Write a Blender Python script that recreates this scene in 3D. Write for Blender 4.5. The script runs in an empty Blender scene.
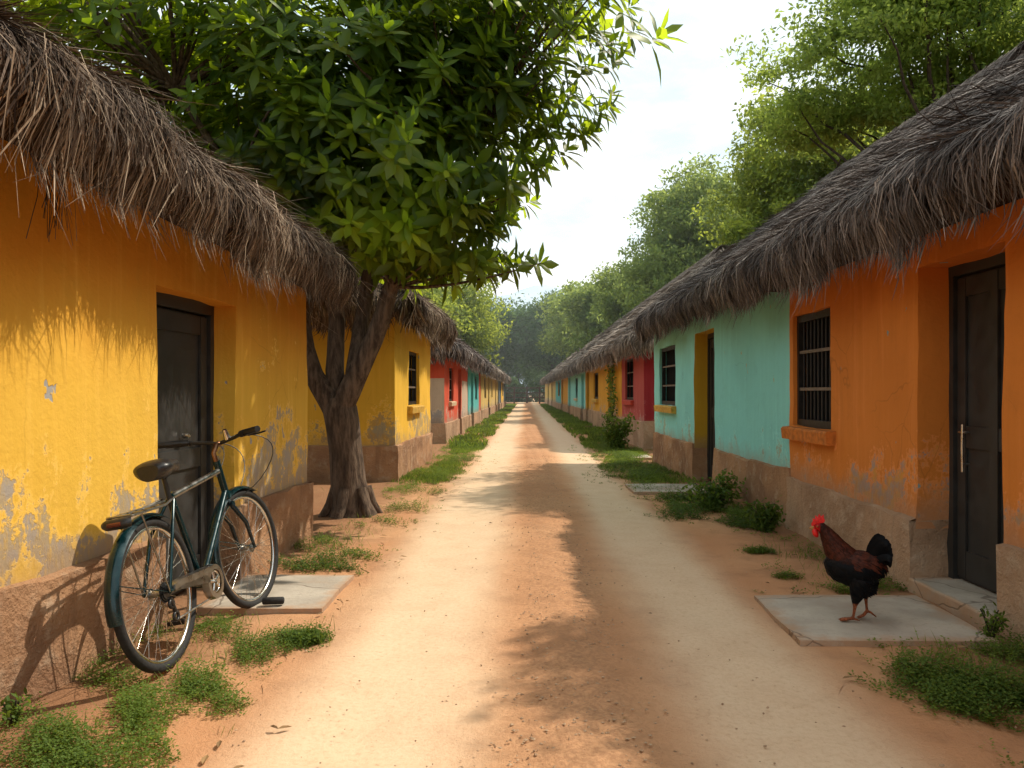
import bpy, math, random
import numpy as np
from mathutils import Vector, Matrix

random.seed(7)
RNG = np.random.default_rng(11)
C = bpy.context.scene.collection
scene = bpy.context.scene

# ------------------------------------------------------------------ helpers
class MB:
    """collects geometry of ONE mesh"""
    def __init__(s):
        s.v = []; s.f = []; s.n = 0; s.t = []; s.mi = []; s.sm = []
    def add(s, verts, faces, tint=0.5, mi=0, smooth=False):
        verts = np.asarray(verts, float).reshape(-1, 3)
        faces = np.asarray(faces, np.int64)
        s.v.append(verts); s.f.append(faces + s.n); s.n += len(verts)
        t = np.asarray(tint, float)
        s.t.append(np.full(len(verts), float(t)) if t.ndim == 0 else t)
        s.mi.append(np.full(len(faces), mi, np.int32))
        s.sm.append(np.full(len(faces), smooth, bool))
    def box(s, lo, hi, M=None, **k):
        x0, y0, z0 = lo; x1, y1, z1 = hi
        v = np.array([(x0,y0,z0),(x1,y0,z0),(x1,y1,z0),(x0,y1,z0),(x0,y0,z1),(x1,y0,z1),(x1,y1,z1),(x0,y1,z1)], float)
        if M is not None: v = M(v)
        s.add(v, [(0,3,2,1),(4,5,6,7),(0,1,5,4),(1,2,6,5),(2,3,7,6),(3,0,4,7)], **k)
    def tube(s, pts, r, seg=8, cap=True, **k):
        pts = np.asarray(pts, float); n = len(pts)
        r = np.full(n, float(r)) if np.ndim(r) == 0 else np.asarray(r, float)
        tan = np.gradient(pts, axis=0); tan /= (np.linalg.norm(tan, axis=1)[:, None] + 1e-9)
        up = np.array([0, 0, 1.0]) if abs(tan[0][2]) < .9 else np.array([1.0, 0, 0])
        a = np.cross(up, tan[0]); a /= np.linalg.norm(a)
        rings = []; ang = np.linspace(0, 2*np.pi, seg, endpoint=False)
        for i in range(n):
            a = a - tan[i]*np.dot(a, tan[i]); a /= np.linalg.norm(a) + 1e-9
            b = np.cross(tan[i], a)
            rings.append(pts[i] + r[i]*(np.cos(ang)[:, None]*a + np.sin(ang)[:, None]*b))
        v = np.concatenate(rings)
        f = []
        for i in range(n-1):
            for j in range(seg):
                j2 = (j+1) % seg
                f.append((i*seg+j, i*seg+j2, (i+1)*seg+j2, (i+1)*seg+j))
        k.setdefault('smooth', True)
        s.add(v, f, **k)
        if cap:
            for i, rev in ((0, True), (n-1, False)):
                cen = pts[i]
                vv = np.vstack([rings[i], cen])
                ff = [((j+1) % seg, j, seg) if rev else (j, (j+1) % seg, seg) for j in range(seg)]
                s.add(vv, ff, **k)
    def torus(s, cen, ax1, ax2, R, r, n=48, m=8, sq=1.0, **k):
        cen = np.asarray(cen, float); ax1 = np.asarray(ax1, float); ax2 = np.asarray(ax2, float)
        nrm = np.cross(ax1, ax2)
        v = []; f = []
        for i in range(n):
            a = 2*math.pi*i/n; d = math.cos(a)*ax1 + math.sin(a)*ax2
            for j in range(m):
                b = 2*math.pi*j/m
                v.append(cen + d*(R + r*math.cos(b)) + nrm*r*sq*math.sin(b))
        for i in range(n):
            for j in range(m):
                f.append((i*m+j, ((i+1) % n)*m+j, ((i+1) % n)*m+(j+1) % m, i*m+(j+1) % m))
        k.setdefault('smooth', True)
        s.add(v, f, **k)
    def mesh(s, name):
        me = bpy.data.meshes.new(name)
        V = np.concatenate(s.v); me.vertices.add(len(V)); me.vertices.foreach_set('co', V.ravel().astype(np.float32))
        tot = np.concatenate([np.full(len(f), f.shape[1], np.int32) for f in s.f])
        loops = np.concatenate([f.ravel() for f in s.f]).astype(np.int32)
        me.loops.add(len(loops)); me.loops.foreach_set('vertex_index', loops)
        me.polygons.add(len(tot))
        st = np.concatenate([[0], np.cumsum(tot)[:-1]]).astype(np.int32)
        me.polygons.foreach_set('loop_start', st); me.polygons.foreach_set('loop_total', tot)
        me.polygons.foreach_set('material_index', np.concatenate(s.mi))
        me.polygons.foreach_set('use_smooth', np.concatenate(s.sm))
        at = me.attributes.new('tint', 'FLOAT', 'POINT'); at.data.foreach_set('value', np.concatenate(s.t).astype(np.float32))
        me.update(calc_edges=True); me.validate()
        return me
    def build(s, name, mats, parent=None, loc=None):
        me = s.mesh(name)
        for m in (mats if isinstance(mats, (list, tuple)) else [mats]): me.materials.append(m)
        o = bpy.data.objects.new(name, me); C.objects.link(o)
        if parent is not None: o.parent = parent
        if loc is not None: o.location = loc
        return o

def tag(o, label=None, cat=None, group=None, kind=None):
    if label: o['label'] = label
    if cat: o['category'] = cat
    if group: o['group'] = group
    if kind: o['kind'] = kind
    return o
def empty(name, loc=(0, 0, 0), rz=0, label=None, cat=None, group=None):
    o = bpy.data.objects.new(name, None); C.objects.link(o); o.location = loc; o.rotation_euler = (0, 0, rz)
    o.empty_display_size = .2
    return tag(o, label, cat, group)
def copy_thing(root, loc, rz, label=None):
    r = root.copy(); C.objects.link(r); r.location = loc; r.rotation_euler = (0, 0, rz)
    if label: r['label'] = label
    for ch in list(root.children):
        c = ch.copy(); C.objects.link(c); c.parent = r
        for g in list(ch.children):
            d = g.copy(); C.objects.link(d); d.parent = c
    return r

def wob(p, amp, f=1.0, seed=0.0):
    """smooth vector displacement field"""
    p = np.asarray(p, float)*f; x, y, z = p[..., 0]+seed, p[..., 1]+seed*1.7, p[..., 2]+seed*.6
    a = np.sin(3.1*x+1.7*y+2.3*z)+.6*np.sin(7.3*y-5.1*z+2.*x)+.4*np.sin(13.7*z+11.1*y+9*x)
    b = np.sin(2.7*y+2.1*z+1.)+.6*np.sin(6.1*z+7.7*x-3.*y)+.4*np.sin(12.3*y-14.*z)
    c = np.sin(2.9*z-1.9*y+.5*x)+.6*np.sin(6.7*y+5.9*x)+.4*np.sin(15*y+10*z)
    return amp*np.stack([a, b, c], -1)/2
def n1(x, seed=0.0):
    return (np.sin(x*1.0+seed)+.6*np.sin(x*2.3+seed*2.1+1)+.4*np.sin(x*5.1+seed*3.3+2))/2

# ------------------------------------------------------------------ materials
class NT:
    def __init__(s, name):
        s.m = bpy.data.materials.new(name); s.m.use_nodes = True
        s.t = s.m.node_tree; s.t.nodes.clear()
        s.out = s.t.nodes.new('ShaderNodeOutputMaterial')
    def n(s, typ, **k):
        nd = s.t.nodes.new('ShaderNode'+typ)
        for a, b in k.items():
            if a.startswith('i_'):
                key = a[2:]; key = int(key) if key.isdigit() else key.replace('_', ' ')
                s.setin(nd, key, b)
            else: setattr(nd, a, b)
        return nd
    def setin(s, nd, key, val):
        sock = nd.inputs[key]
        if isinstance(val, bpy.types.NodeSocket): s.t.links.new(val, sock)
        elif isinstance(val, bpy.types.Node): s.t.links.new(val.outputs[0], sock)
        else:
            if sock.type == 'RGBA' and len(val) == 3: val = (*val, 1)
            sock.default_value = val
    def pos(s): return s.n('NewGeometry').outputs['Position']
    def noise(s, vec, scale, detail=4, rough=.55):
        nd = s.n('TexNoise', i_Vector=vec, i_Scale=scale, i_Detail=detail, i_Roughness=rough); return nd.outputs[0]
    def scale(s, vec, sc):
        nd = s.n('Mapping', i_Vector=vec, i_Scale=sc); return nd.outputs[0]
    def ramp(s, fac, a, b, lo=0., hi=1.):
        nd = s.n('MapRange', interpolation_type='SMOOTHSTEP'); s.setin(nd, 0, fac)
        for i, v in ((1, a), (2, b), (3, lo), (4, hi)): s.setin(nd, i, v)
        return nd.outputs[0]
    def math(s, op, a, b=0.0):
        nd = s.n('Math', operation=op); s.setin(nd, 0, a); s.setin(nd, 1, b); return nd.outputs[0]
    def mix(s, f, a, b, blend='MIX'):
        nd = s.n('MixRGB', blend_type=blend); s.setin(nd, 0, f); s.setin(nd, 1, a); s.setin(nd, 2, b); return nd.outputs[0]
    def attr(s, name='tint'): return s.n('Attribute', attribute_name=name)
    def sep(s, v):
        return s.n('SeparateXYZ', i_0=v).outputs
    def bump(s, h, strength=.5, dist=.02):
        return s.n('Bump', i_Height=h, i_Strength=strength, i_Distance=dist).outputs[0]
    def bsdf(s, col, rough=.8, metal=0., normal=None, spec=.3):
        b = s.n('BsdfPrincipled'); s.setin(b, 'Base Color', col); s.setin(b, 'Roughness', rough); s.setin(b, 'Metallic', metal)
        s.setin(b, 'Specular IOR Level', spec)
        if normal is not None: s.setin(b, 'Normal', normal)
        s.t.links.new(b.outputs[0], s.out.inputs[0]); return b

def mat_simple(name, col, rough=.6, metal=0., spec=.4, vary=.25, bump=.0, scale=18.):
    N = NT(name); p = N.n('TexCoord').outputs['Object']
    nz = N.noise(p, scale, 5)
    c = N.mix(N.ramp(nz, .3, .7), tuple(x*(1-vary) for x in col), tuple(min(1, x*(1+vary)) for x in col))
    nm = N.bump(nz, bump, .01) if bump else None
    r = N.ramp(nz, .2, .8, max(0.03, rough-.1), min(1, rough+.1))
    N.bsdf(c, r, metal, nm, spec); return N.m

def mat_wall(name, col, col_top=None, peel=((.30, .33, .36),), amount=.0, streak=.22, top=(1.45, 2.0), peel_low=1.0, chips=(.2, .33, .33), lowstain=(.3, .2, .13)):
    N = NT(name); p = N.pos(); sx, sy, sz = N.sep(p)
    big = N.noise(p, .9, 4); med = N.noise(p, 4.2, 8, .62); fine = N.noise(p, 34, 6, .6)
    st = N.noise(N.scale(p, (14, 14, .55)), 1.0, 6, .6)
    c = col
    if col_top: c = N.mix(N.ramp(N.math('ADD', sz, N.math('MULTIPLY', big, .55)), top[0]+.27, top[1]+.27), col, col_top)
    c = N.mix(N.ramp(big, .35, .7, 0, .35), c, tuple(x*.72 for x in col))
    c = N.mix(N.ramp(st, .5, .75, 0, streak), c, tuple(min(1, x*1.25+.06) for x in col))
    c = N.mix(N.ramp(st, .47, .25, 0, streak*.8), c, tuple(x*.55 for x in col))
    c = N.mix(N.ramp(med, .5, .8, 0, .30), c, tuple(x*.6 for x in col))
    # worn patches of old lime and mud, mostly low on the wall
    zz = N.math('MULTIPLY', N.ramp(sz, .55, 1.35, .17*peel_low, 0), 1.0)
    pm = N.math('ADD', N.math('ADD', N.math('MULTIPLY', med, .62), N.math('MULTIPLY', big, .42)), zz)
    pm = N.math('ADD', pm, N.math('MULTIPLY', N.math('SUBTRACT', fine, .5), .22))
    pm = N.math('ADD', pm, N.math('MULTIPLY', N.math('SUBTRACT', st, .5), .20))
    pmask = N.math('MULTIPLY', N.ramp(pm, .69-amount, .735-amount), N.ramp(N.noise(N.scale(p, (30, 30, 9)), 1, 5, .7), .3, .55, .25, 1))
    tone = N.noise(p, 9, 4)
    pc = N.mix(N.ramp(tone, .42, .6), peel[0], peel[-1])
    c2 = N.mix(N.math('MULTIPLY', pmask, .8), c, pc)
    rim = N.math('MULTIPLY', N.ramp(pm, .655-amount, .69-amount), N.ramp(pm, .735-amount, .70-amount)); c2 = N.mix(N.math('MULTIPLY', rim, .35), c2, tuple(min(1, x*1.3+.08) for x in col))
    ck = N.n('TexVoronoi', i_Vector=N.n('MixRGB', i_0=.08, i_1=p, i_2=N.n('TexNoise', i_Vector=p, i_Scale=6.).outputs[1]).outputs[0], i_Scale=1.3, feature='DISTANCE_TO_EDGE').outputs[0]
    crack = N.math('MULTIPLY', N.ramp(ck, .006, .0), N.ramp(big, .5, .6)); c2 = N.mix(N.math('MULTIPLY', crack, .28), c2, tuple(x*.25 for x in col))
    # small chips
    ch = N.noise(N.scale(p, (9, 9, 5)), 1.0, 3, .5)
    cmask = N.ramp(ch, .735, .745)
    c2 = N.mix(N.math('MULTIPLY', cmask, .8), c2, chips)
    # mud splash above the base
    ms = N.math('ADD', sz, N.math('MULTIPLY', med, -.5))
    c2 = N.mix(N.ramp(ms, .5, .22, 0, .6), c2, lowstain)
    h = N.math('ADD', N.math('MULTIPLY', med, .5), N.math('MULTIPLY', fine, .22))
    h = N.math('SUBTRACT', h, N.math('MULTIPLY', pmask, .18))
    h = N.math('SUBTRACT', h, N.math('MULTIPLY', cmask, .15))
    N.bsdf(c2, .86, 0, N.bump(h, .55, .03), .2); return N.m

def mat_plinth(name, a=(.46, .26, .14), b=(.28, .155, .09), pale=(.52, .38, .26)):
    N = NT(name); p = N.pos()
    big = N.noise(p, 1.6, 5); med = N.noise(p, 7, 9, .65); fine = N.noise(p, 45, 6, .65)
    st = N.noise(N.scale(p, (10, 10, 1.2)), 1, 5)
    c = N.mix(N.ramp(big, .35, .65), a, b)
    c = N.mix(N.ramp(med, .48, .72, 0, .7), c, pale)
    c = N.mix(N.ramp(st, .55, .75, 0, .45), c, tuple(x*.6 for x in b))
    c = N.mix(N.ramp(fine, .62, .75, 0, .5), c, tuple(x*.45 for x in b))
    h = N.math('ADD', med, N.math('MULTIPLY', fine, .4))
    N.bsdf(c, .95, 0, N.bump(h, .9, .05), .1); return N.m

def mat_thatch(name, cols, under=False):
    N = NT(name); a = N.attr(); p = N.pos()
    r = N.n('ValToRGB'); N.setin(r, 0, a.outputs['Fac'])
    cr = r.color_ramp
    cr.elements[0].position = 0; cr.elements[0].color = (*cols[0], 1)
    cr.elements[1].position = 1; cr.elements[1].color = (*cols[-1], 1)
    for i, c in enumerate(cols[1:-1]):
        e = cr.elements.new((i+1)/(len(cols)-1)); e.color = (*c, 1)
    nz = N.noise(p, 1.7, 4)
    c = N.mix(N.ramp(nz, .35, .7, 0, .6), r.outputs[0], tuple(x*.5 for x in cols[1]))
    N.bsdf(c, .75, 0, None, .25); return N.m

def mat_leaf(name, dark, light, trans, tw=.45, rough=.45, spec=.5):
    N = NT(name); a = N.attr().outputs['Fac']; p = N.pos()
    nz = N.noise(p, .8, 3)
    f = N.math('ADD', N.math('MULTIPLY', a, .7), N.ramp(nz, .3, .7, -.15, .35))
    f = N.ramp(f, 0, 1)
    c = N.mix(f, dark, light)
    b = N.n('BsdfPrincipled'); N.setin(b, 'Base Color', c); N.setin(b, 'Roughness', rough); N.setin(b, 'Specular IOR Level', spec)
    t = N.n('BsdfTranslucent'); N.setin(t, 0, N.mix(f, tuple(x*.45 for x in trans), trans))
    m = N.n('MixShader'); N.setin(m, 0, tw); N.setin(m, 1, b); N.setin(m, 2, t)
    N.t.links.new(m.outputs[0], N.out.inputs[0]); return N.m

def mat_bark(name, a=(.10, .065, .045), b=(.035, .024, .018)):
    N = NT(name); p = N.pos()
    v = N.noise(N.scale(p, (22, 22, 4)), 1, 8, .65); v2 = N.noise(p, 3, 4)
    c = N.mix(N.ramp(v, .35, .65), b, a); c = N.mix(N.ramp(v2, .4, .7, 0, .5), c, tuple(x*.6 for x in a))
    N.bsdf(c, .9, 0, N.bump(v, 1.0, .04), .15); return N.m

def mat_soil(name):
    N = NT(name); p = N.pos(); sx, sy, sz = N.sep(p)
    warp = N.noise(N.scale(p, (1, .25, 1)), 1.3, 5); big = N.noise(p, .55, 5); med = N.noise(p, 3.3, 8, .62); fine = N.noise(p, 42, 7, .68)
    grit = N.noise(p, 130, 3, .6)
    x = N.math('ADD', sx, N.math('MULTIPLY', N.math('SUBTRACT', warp, .5), .40))
    soil = N.mix(N.ramp(big, .35, .65), (.48, .240, .118), (.54, .30, .155))
    soil = N.mix(N.ramp(med, .45, .75, 0, .55), soil, (.30, .155, .08))
    # two pale wheel tracks pressed into the red earth
    def track(c, w):
        d = N.math('ABSOLUTE', N.math('SUBTRACT', x, c)); return N.ramp(d, w, w*.25)
    tr = N.math('MAXIMUM', track(-.60, .62), track(1.00, .56))
    tr = N.math('MULTIPLY', tr, N.ramp(med, .3, .75, 1, .8))
    pale = N.mix(N.ramp(fine, .4, .7), (.64, .475, .315), (.57, .405, .26))
    c = N.mix(tr, soil, pale)
    # crumbly middle strip
    mid = N.ramp(N.math('ABSOLUTE', N.math('SUBTRACT', x, .2)), .42, .12)
    c = N.mix(N.math('MULTIPLY', mid, N.ramp(fine, .38, .62, .15, .85)), c, (.35, .185, .098))
    sp = N.ramp(fine, .62, .72); c = N.mix(N.math('MULTIPLY', sp, .35), c, (.24, .13, .07))
    # darker soil towards the foot of the walls
    ed = N.math('MAXIMUM', N.ramp(N.math('ADD', x, N.math('MULTIPLY', med, .5)), 1.9, 2.6), N.ramp(N.math('SUBTRACT', x, N.math('MULTIPLY', med, .5)), -1.5, -2.2))
    c = N.mix(N.math('MULTIPLY', ed, .65), c, (.17, .085, .045))
    h = N.math('ADD', N.math('MULTIPLY', med, .6), N.math('MULTIPLY', fine, .35)); h = N.math('ADD', h, N.math('MULTIPLY', grit, .12))
    rough_amt = N.math('MULTIPLY', h, N.ramp(tr, 0, 1, 1.0, .35))
    N.bsdf(c, .95, 0, N.bump(rough_amt, .8, .04), .1); return N.m

def mat_concrete(name, col=(.47, .41, .33)):
    N = NT(name); p = N.pos(); a = N.noise(p, 2.2, 6); b = N.noise(p, 30, 6, .65); g = N.n('TexCoord').outputs['Generated']; gx, gy, gz_ = N.sep(g)
    c = N.mix(N.ramp(a, .35, .65), col, tuple(x*.72 for x in col)); c = N.mix(N.ramp(a, .55, .75, 0, .6), c, (.42, .27, .16))
    c = N.mix(N.ramp(b, .5, .75, 0, .5), c, tuple(x*.55 for x in col))
    ex = N.math('ABSOLUTE', N.math('SUBTRACT', gx, .5)); ey = N.math('ABSOLUTE', N.math('SUBTRACT', gy, .5))
    e = N.math('ADD', N.math('MAXIMUM', ex, ey), N.math('MULTIPLY', N.math('SUBTRACT', N.noise(p, 9, 6, .7), .5), .28))
    c = N.mix(N.ramp(e, .38, .54, 0, .8), c, (.40, .23, .125))
    v = N.n('TexVoronoi', i_Vector=N.n('MixRGB', i_0=.12, i_1=p, i_2=N.n('TexNoise', i_Vector=p, i_Scale=5.).outputs[1]).outputs[0], i_Scale=1.6, feature='DISTANCE_TO_EDGE').outputs[0]
    cr = N.ramp(v, .010, .002); c = N.mix(N.math('MULTIPLY', cr, .6), c, (.12, .085, .06))
    N.bsdf(c, .92, 0, N.bump(N.math('SUBTRACT', b, N.math('MULTIPLY', cr, .6)), .4, .012), .15); return N.m

M = {}
GREY = (.27, .28, .30)
M['yellow'] = mat_wall('yellow_paint', (.72, .43, .055), (.60, .235, .018), (GREY, (.33, .29, .22)), .022, chips=(.24, .30, .36), top=(1.2, 1.9))  # orange second colour puts the eave's shade into the upper wall
M['yellow2'] = mat_wall('yellow_paint_b', (.74, .43, .045), None, ((.25, .26, .22), (.40, .26, .10)), .02, chips=(.22, .28, .27))
M['yellow3'] = mat_wall('ochre_paint', (.66, .32, .03), None, (GREY,), .0)
M['cream'] = mat_wall('cream_paint', (.60, .42, .13), None, (GREY,), .0)
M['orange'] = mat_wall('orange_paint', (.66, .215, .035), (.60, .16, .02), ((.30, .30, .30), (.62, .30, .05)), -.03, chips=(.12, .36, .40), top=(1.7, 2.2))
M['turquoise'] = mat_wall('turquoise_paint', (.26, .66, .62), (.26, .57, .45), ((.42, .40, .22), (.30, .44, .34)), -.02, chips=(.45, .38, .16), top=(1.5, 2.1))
M['teal'] = mat_wall('teal_paint', (.10, .42, .40), None, (GREY,), .0)
M['red'] = mat_wall('red_paint', (.56, .085, .04), None, ((.48, .38, .30),), .0)
M['rose'] = mat_wall('rose_paint', (.42, .075, .06), None, ((.48, .30, .25),), .0)
M['crimson'] = mat_wall('crimson_paint', (.30, .025, .03), None, ((.40, .2, .16),), -.05)
M['pale'] = mat_wall('pale_limewash', (.50, .39, .29), None, (GREY,), .0)
M['slate'] = mat_wall('slate_paint', (.14, .20, .25), None, (GREY,), .0)
M['plinth'] = mat_plinth('earth_plinth')
M['plinth2'] = mat_plinth('earth_plinth_b', (.50, .32, .20), (.35, .22, .135), (.55, .41, .29))
M['thatch_warm'] = mat_thatch('thatch_warm', [(.020, .012, .008), (.13, .085, .056), (.28, .195, .125), (.56, .44, .31)])
M['thatch_grey'] = mat_thatch('thatch_grey', [(.028, .023, .022), (.135, .108, .096), (.27, .22, .19), (.56, .48, .42)])
M['thatch_pale'] = mat_thatch('thatch_pale', [(.07, .052, .042), (.23, .18, .14), (.36, .29, .23), (.54, .45, .36)])  # paler straw for the far roofs, their sunlit look put into the colour
M['under'] = mat_simple('thatch_core', (.030, .020, .013), .95, 0, .05, .3, .3, 12)
M['door'] = mat_simple('dark_door_paint', (.030, .029, .027), .5, 0, .4, .25, .15, 9)
M['dark'] = mat_simple('dark_interior', (.008, .008, .008), .9, 0, .05)
M['tealdoor'] = mat_simple('teal_door_paint', (.03, .14, .17), .5, 0, .4)
M['browndoor'] = mat_simple('brown_door_wood', (.07, .035, .018), .6, 0, .3)
M['iron'] = mat_simple('black_iron', (.022, .020, .018), .5, .3, .4, .3)
M['rail'] = mat_simple('worn_rail', (.16, .125, .095), .6, .1, .3)
M['steel'] = mat_simple('worn_steel', (.55, .52, .48), .3, 1., .5, .2)
M['sill_or'] = mat_simple('orange_sill', (.50, .16, .03), .85, 0, .2, .25, .3)
M['sill_ye'] = mat_simple('yellow_sill', (.52, .31, .06), .85, 0, .2, .25, .3)
M['sill_pale'] = mat_simple('pale_sill', (.55, .42, .26), .85, 0, .2)
M['sill_red'] = mat_simple('red_sill', (.45, .06, .035), .8, 0, .2)
M['reveal_ye'] = mat_wall('yellow_reveal', (.60, .36, .03), None, ((.10, .30, .28),), -.1)
M['soil'] = mat_soil('soil')
M['concrete'] = mat_concrete('concrete')
M['bark'] = mat_bark('bark', (.19, .135, .095), (.055, .038, .028))
M['bark2'] = mat_bark('bark_far', (.09, .075, .055), (.04, .033, .025))
M['leaf_big'] = mat_leaf('broad_leaf', (.012, .042, .010), (.105, .200, .022), (.74, .92, .035), .55, .45, .35)
M['leaf_a'] = mat_leaf('feathery_leaf', (.065, .130, .035), (.15, .24, .06), (.62, .76, .13), .52, .6, .2)
M['leaf_b'] = mat_leaf('yellowish_leaf', (.08, .145, .035), (.18, .26, .06), (.72, .80, .11), .52, .6, .2)
M['leaf_c'] = mat_leaf('distant_leaf', (.07, .135, .045), (.15, .23, .075), (.62, .74, .17), .5, .7, .15)
M['leaf_d'] = mat_leaf('shaded_leaf', (.036, .095, .035), (.07, .145, .045), (.22, .34, .09), .36, .7, .15)
M['grass'] = mat_leaf('ground_leaf', (.035, .075, .015), (.13, .20, .035), (.36, .48, .05), .42, .6, .2)

# ------------------------------------------------------------------ thatch
def profile(zb, slope, lip, half):
    """polyline from the eave tip up to the ridge: (distance in from the eave, height)"""
    P = [(.13, zb), (.05, zb+lip*.18), (.0, zb+lip*.42), (.02, zb+lip*.64), (.10, zb+lip*.84), (.24, zb+lip*1.02)]
    d = .24; z = zb+lip*1.02; sl = 1.0
    for q in (.15, .2, .25):
        d += q; sl = sl*.45+slope*.55; z += q*sl; P.append((d, z))
    z += (half-d)*slope; P.append((half, z))
    return np.array(P)
def thatch_roof(parent, frame, root, U0, U1, W, zb, slope, lip, mat, dens, width, hip=(True, True), upper=1.0, sides=(1, 1, 1, 1), seed=0, lumps=1.0, smax=None):
    rng = np.random.default_rng(seed)
    half = W/2; P = profile(zb, slope, lip, half)
    # solid core
    mb = MB(); rings = []
    Q = [(.95, zb+lip*.3), (.17, zb+lip*.16)] + [(d+.07, z-.05) for d, z in P[2:-1]] + [(half, P[-1][1]-.04)]
    for d, z in Q:
        a0 = d if hip[0] else 0.06; a1 = d if hip[1] else 0.06
        a0 = min(a0, (U1-U0)/2-.01); a1 = min(a1, (U1-U0)/2-.01)
        ring = []
        us = np.linspace(U0+a0, U1-a1, 24)
        for u in us: ring.append((u, d, z))
        for w in np.linspace(d, W-d, 7)[1:-1]: ring.append((U1-a1, w, z))
        for u in us[::-1]: ring.append((u, W-d, z))
        for w in np.linspace(W-d, d, 7)[1:-1]: ring.append((U0+a0, w, z))
        ring = np.array(ring); rings.append(ring)
    n = len(rings[0]); V = np.concatenate(rings)
    F = [(i*n+j, i*n+(j+1) % n, (i+1)*n+(j+1) % n, (i+1)*n+j) for i in range(len(rings)-1) for j in range(n)]
    mb.add(frame(V), F, tint=.1, mi=1)
    # straws
    seg = np.linalg.norm(np.diff(P, axis=0), axis=1); S = np.concatenate([[0], np.cumsum(seg)]); Smax = S[-1]
    L = U1-U0
    def emit(side, count, slo, shi, ln, wd, lift=1.0):
        ext = L if side in (0, 2) else W
        t = rng.uniform(-.05, ext+.05, count); s0 = rng.uniform(slo, min(shi, Smax), count)
        d0 = np.interp(s0, S, P[:, 0])
        if side in (0, 2):
            lim0 = d0-.12 if hip[0] else np.full(count, -.02); lim1 = ext-d0+.12 if hip[1] else np.full(count, ext+.02)
        else: lim0 = d0-.12; lim1 = ext-d0+.12
        ok = (t > lim0) & (t < lim1) & (d0 <= half+.01)
        t = t[ok]; s0 = s0[ok]; m = len(t)
        if not m: return
        lens = ln*rng.uniform(.6, 1.25, m)
        # thick hanks of straw hanging lower or higher
        lump = n1(t*4.2, seed+side)*lumps; lump2 = n1(t*11+s0*3, seed+side+5)
        drift = rng.normal(0, .20, m)+.14*n1(t*7+s0*2, seed+9)
        base = rng.uniform(-.01, .045, m)+.035*lump+.012*lump2
        rng_s = rng.random(m); curl = rng.uniform(0, 1, m)**3*.15*lift+np.where(rng_s > .965, .12, 0)
        drift = drift*np.where(rng_s > .94, 2.6, 1)
        # straw gathers into tufts: tips drift towards the middle of their tuft
        row = np.floor(s0/.33+rng.normal(0, .25, m)); tid = np.floor(t*5.5+row*.37+rng.normal(0, .12, m)); tc = (tid+.5-row*.37)/5.5
        h1 = np.modf(np.abs(np.sin(tid*12.9898+row*78.233+side*3.1)*43758.5453))[0]; h2 = np.modf(np.abs(np.sin(tid*39.346+row*11.135)*24634.6345))[0]
        base += .045*(h1-.4)*lumps/1.5; lens = lens*(.75+.5*h2)
        pts = []
        for k in range(4):
            q = k/3; s = s0-lens*q - np.where(s0 < .9, .10*lump*q, 0)
            sc = np.clip(s, 0, Smax)
            d = np.interp(sc, S, P[:, 0]); z = np.interp(sc, S, P[:, 1])
            d2 = np.interp(sc+.05, S, P[:, 0]); z2 = np.interp(sc+.05, S, P[:, 1])
            tx, tz = d2-d, z2-z; nn = np.sqrt(tx*tx+tz*tz)+1e-6
            nx, nz = -tz/nn, tx/nn               # outward and up
            off = base+curl*q*q
            d = d+nx*off; z = z+nz*off
            over = -.17*(1-np.exp(np.minimum(s, 0)/.17))*(.45+.75*h1)*np.where(rng_s < .05, 1.9, 1); z = z+over; d = d-over*.12*(rng.random(m)-.5)
            # strands bend outward around the corners
            tt = t+drift*lens*q+((tc-t)*.42+(h1-.5)*.09)*q*q
            if side in (0, 2):
                c0 = np.clip(1-(tt)/.45, 0, 1) if hip[0] else 0; c1 = np.clip(1-(ext-tt)/.45, 0, 1) if hip[1] else 0
            else: c0 = np.clip(1-tt/.45, 0, 1); c1 = np.clip(1-(ext-tt)/.45, 0, 1)
            near = np.clip(1-d/.6, 0, 1)
            tt = tt+(c0-c1)*.10*near; d = d+(c0**2+c1**2)*.13*near
            if side == 0: q3 = np.stack([U0+tt, d, z], 1)
            elif side == 2: q3 = np.stack([U0+tt, W-d, z], 1)
            elif side == 1: q3 = np.stack([U0+d, tt, z], 1)
            else: q3 = np.stack([U1-d, tt, z], 1)
            pts.append(q3)
        pts = np.stack(pts, 1)                    # m,4,3
        wdir = np.array([1., 0, 0]) if side in (0, 2) else np.array([0, 1., 0])
        wv = wdir+rng.normal(0, .35, (m, 3)); wv /= np.linalg.norm(wv, axis=1)[:, None]
        ww = wd*rng.uniform(.6, 1.4, m)
        prof = np.array([.8, 1., .8, .15])
        a = pts+wv[:, None]*(ww[:, None]*prof)[..., None]/2; b = pts-wv[:, None]*(ww[:, None]*prof)[..., None]/2
        V = np.stack([a, b], 2).reshape(m, 8, 3)
        idx = np.arange(m)[:, None, None]*8
        q = np.array([(0, 1, 3, 2), (2, 3, 5, 4), (4, 5, 7, 6)])[None]
        tint = np.clip(rng.beta(1.4, 3.0, m)+.08*lump2+.06*lump+.30*(h2-.5)+.5*(rng.random(m) < .13), 0, 1)
        mb.add(frame(V.reshape(-1, 3)), (idx+q).reshape(-1, 4), tint=np.repeat(tint, 8))
    area_eave = 1.05
    for side in range(4):
        if not sides[side]: continue
        if side == 1 and not hip[0]: continue
        if side == 3 and not hip[1]: continue
        ext = L if side in (0, 2) else W
        emit(side, int(ext*dens*.55), .22, .62, .42, width)
        emit(side, int(ext*dens*.45), .45, 1.25, .45, width)
        hi = Smax if smax is None else smax
        if upper > 0: emit(side, int(ext*dens*upper*(hi-1.1)*.55), 1.1, hi, .48, width*1.1, .7)
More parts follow.
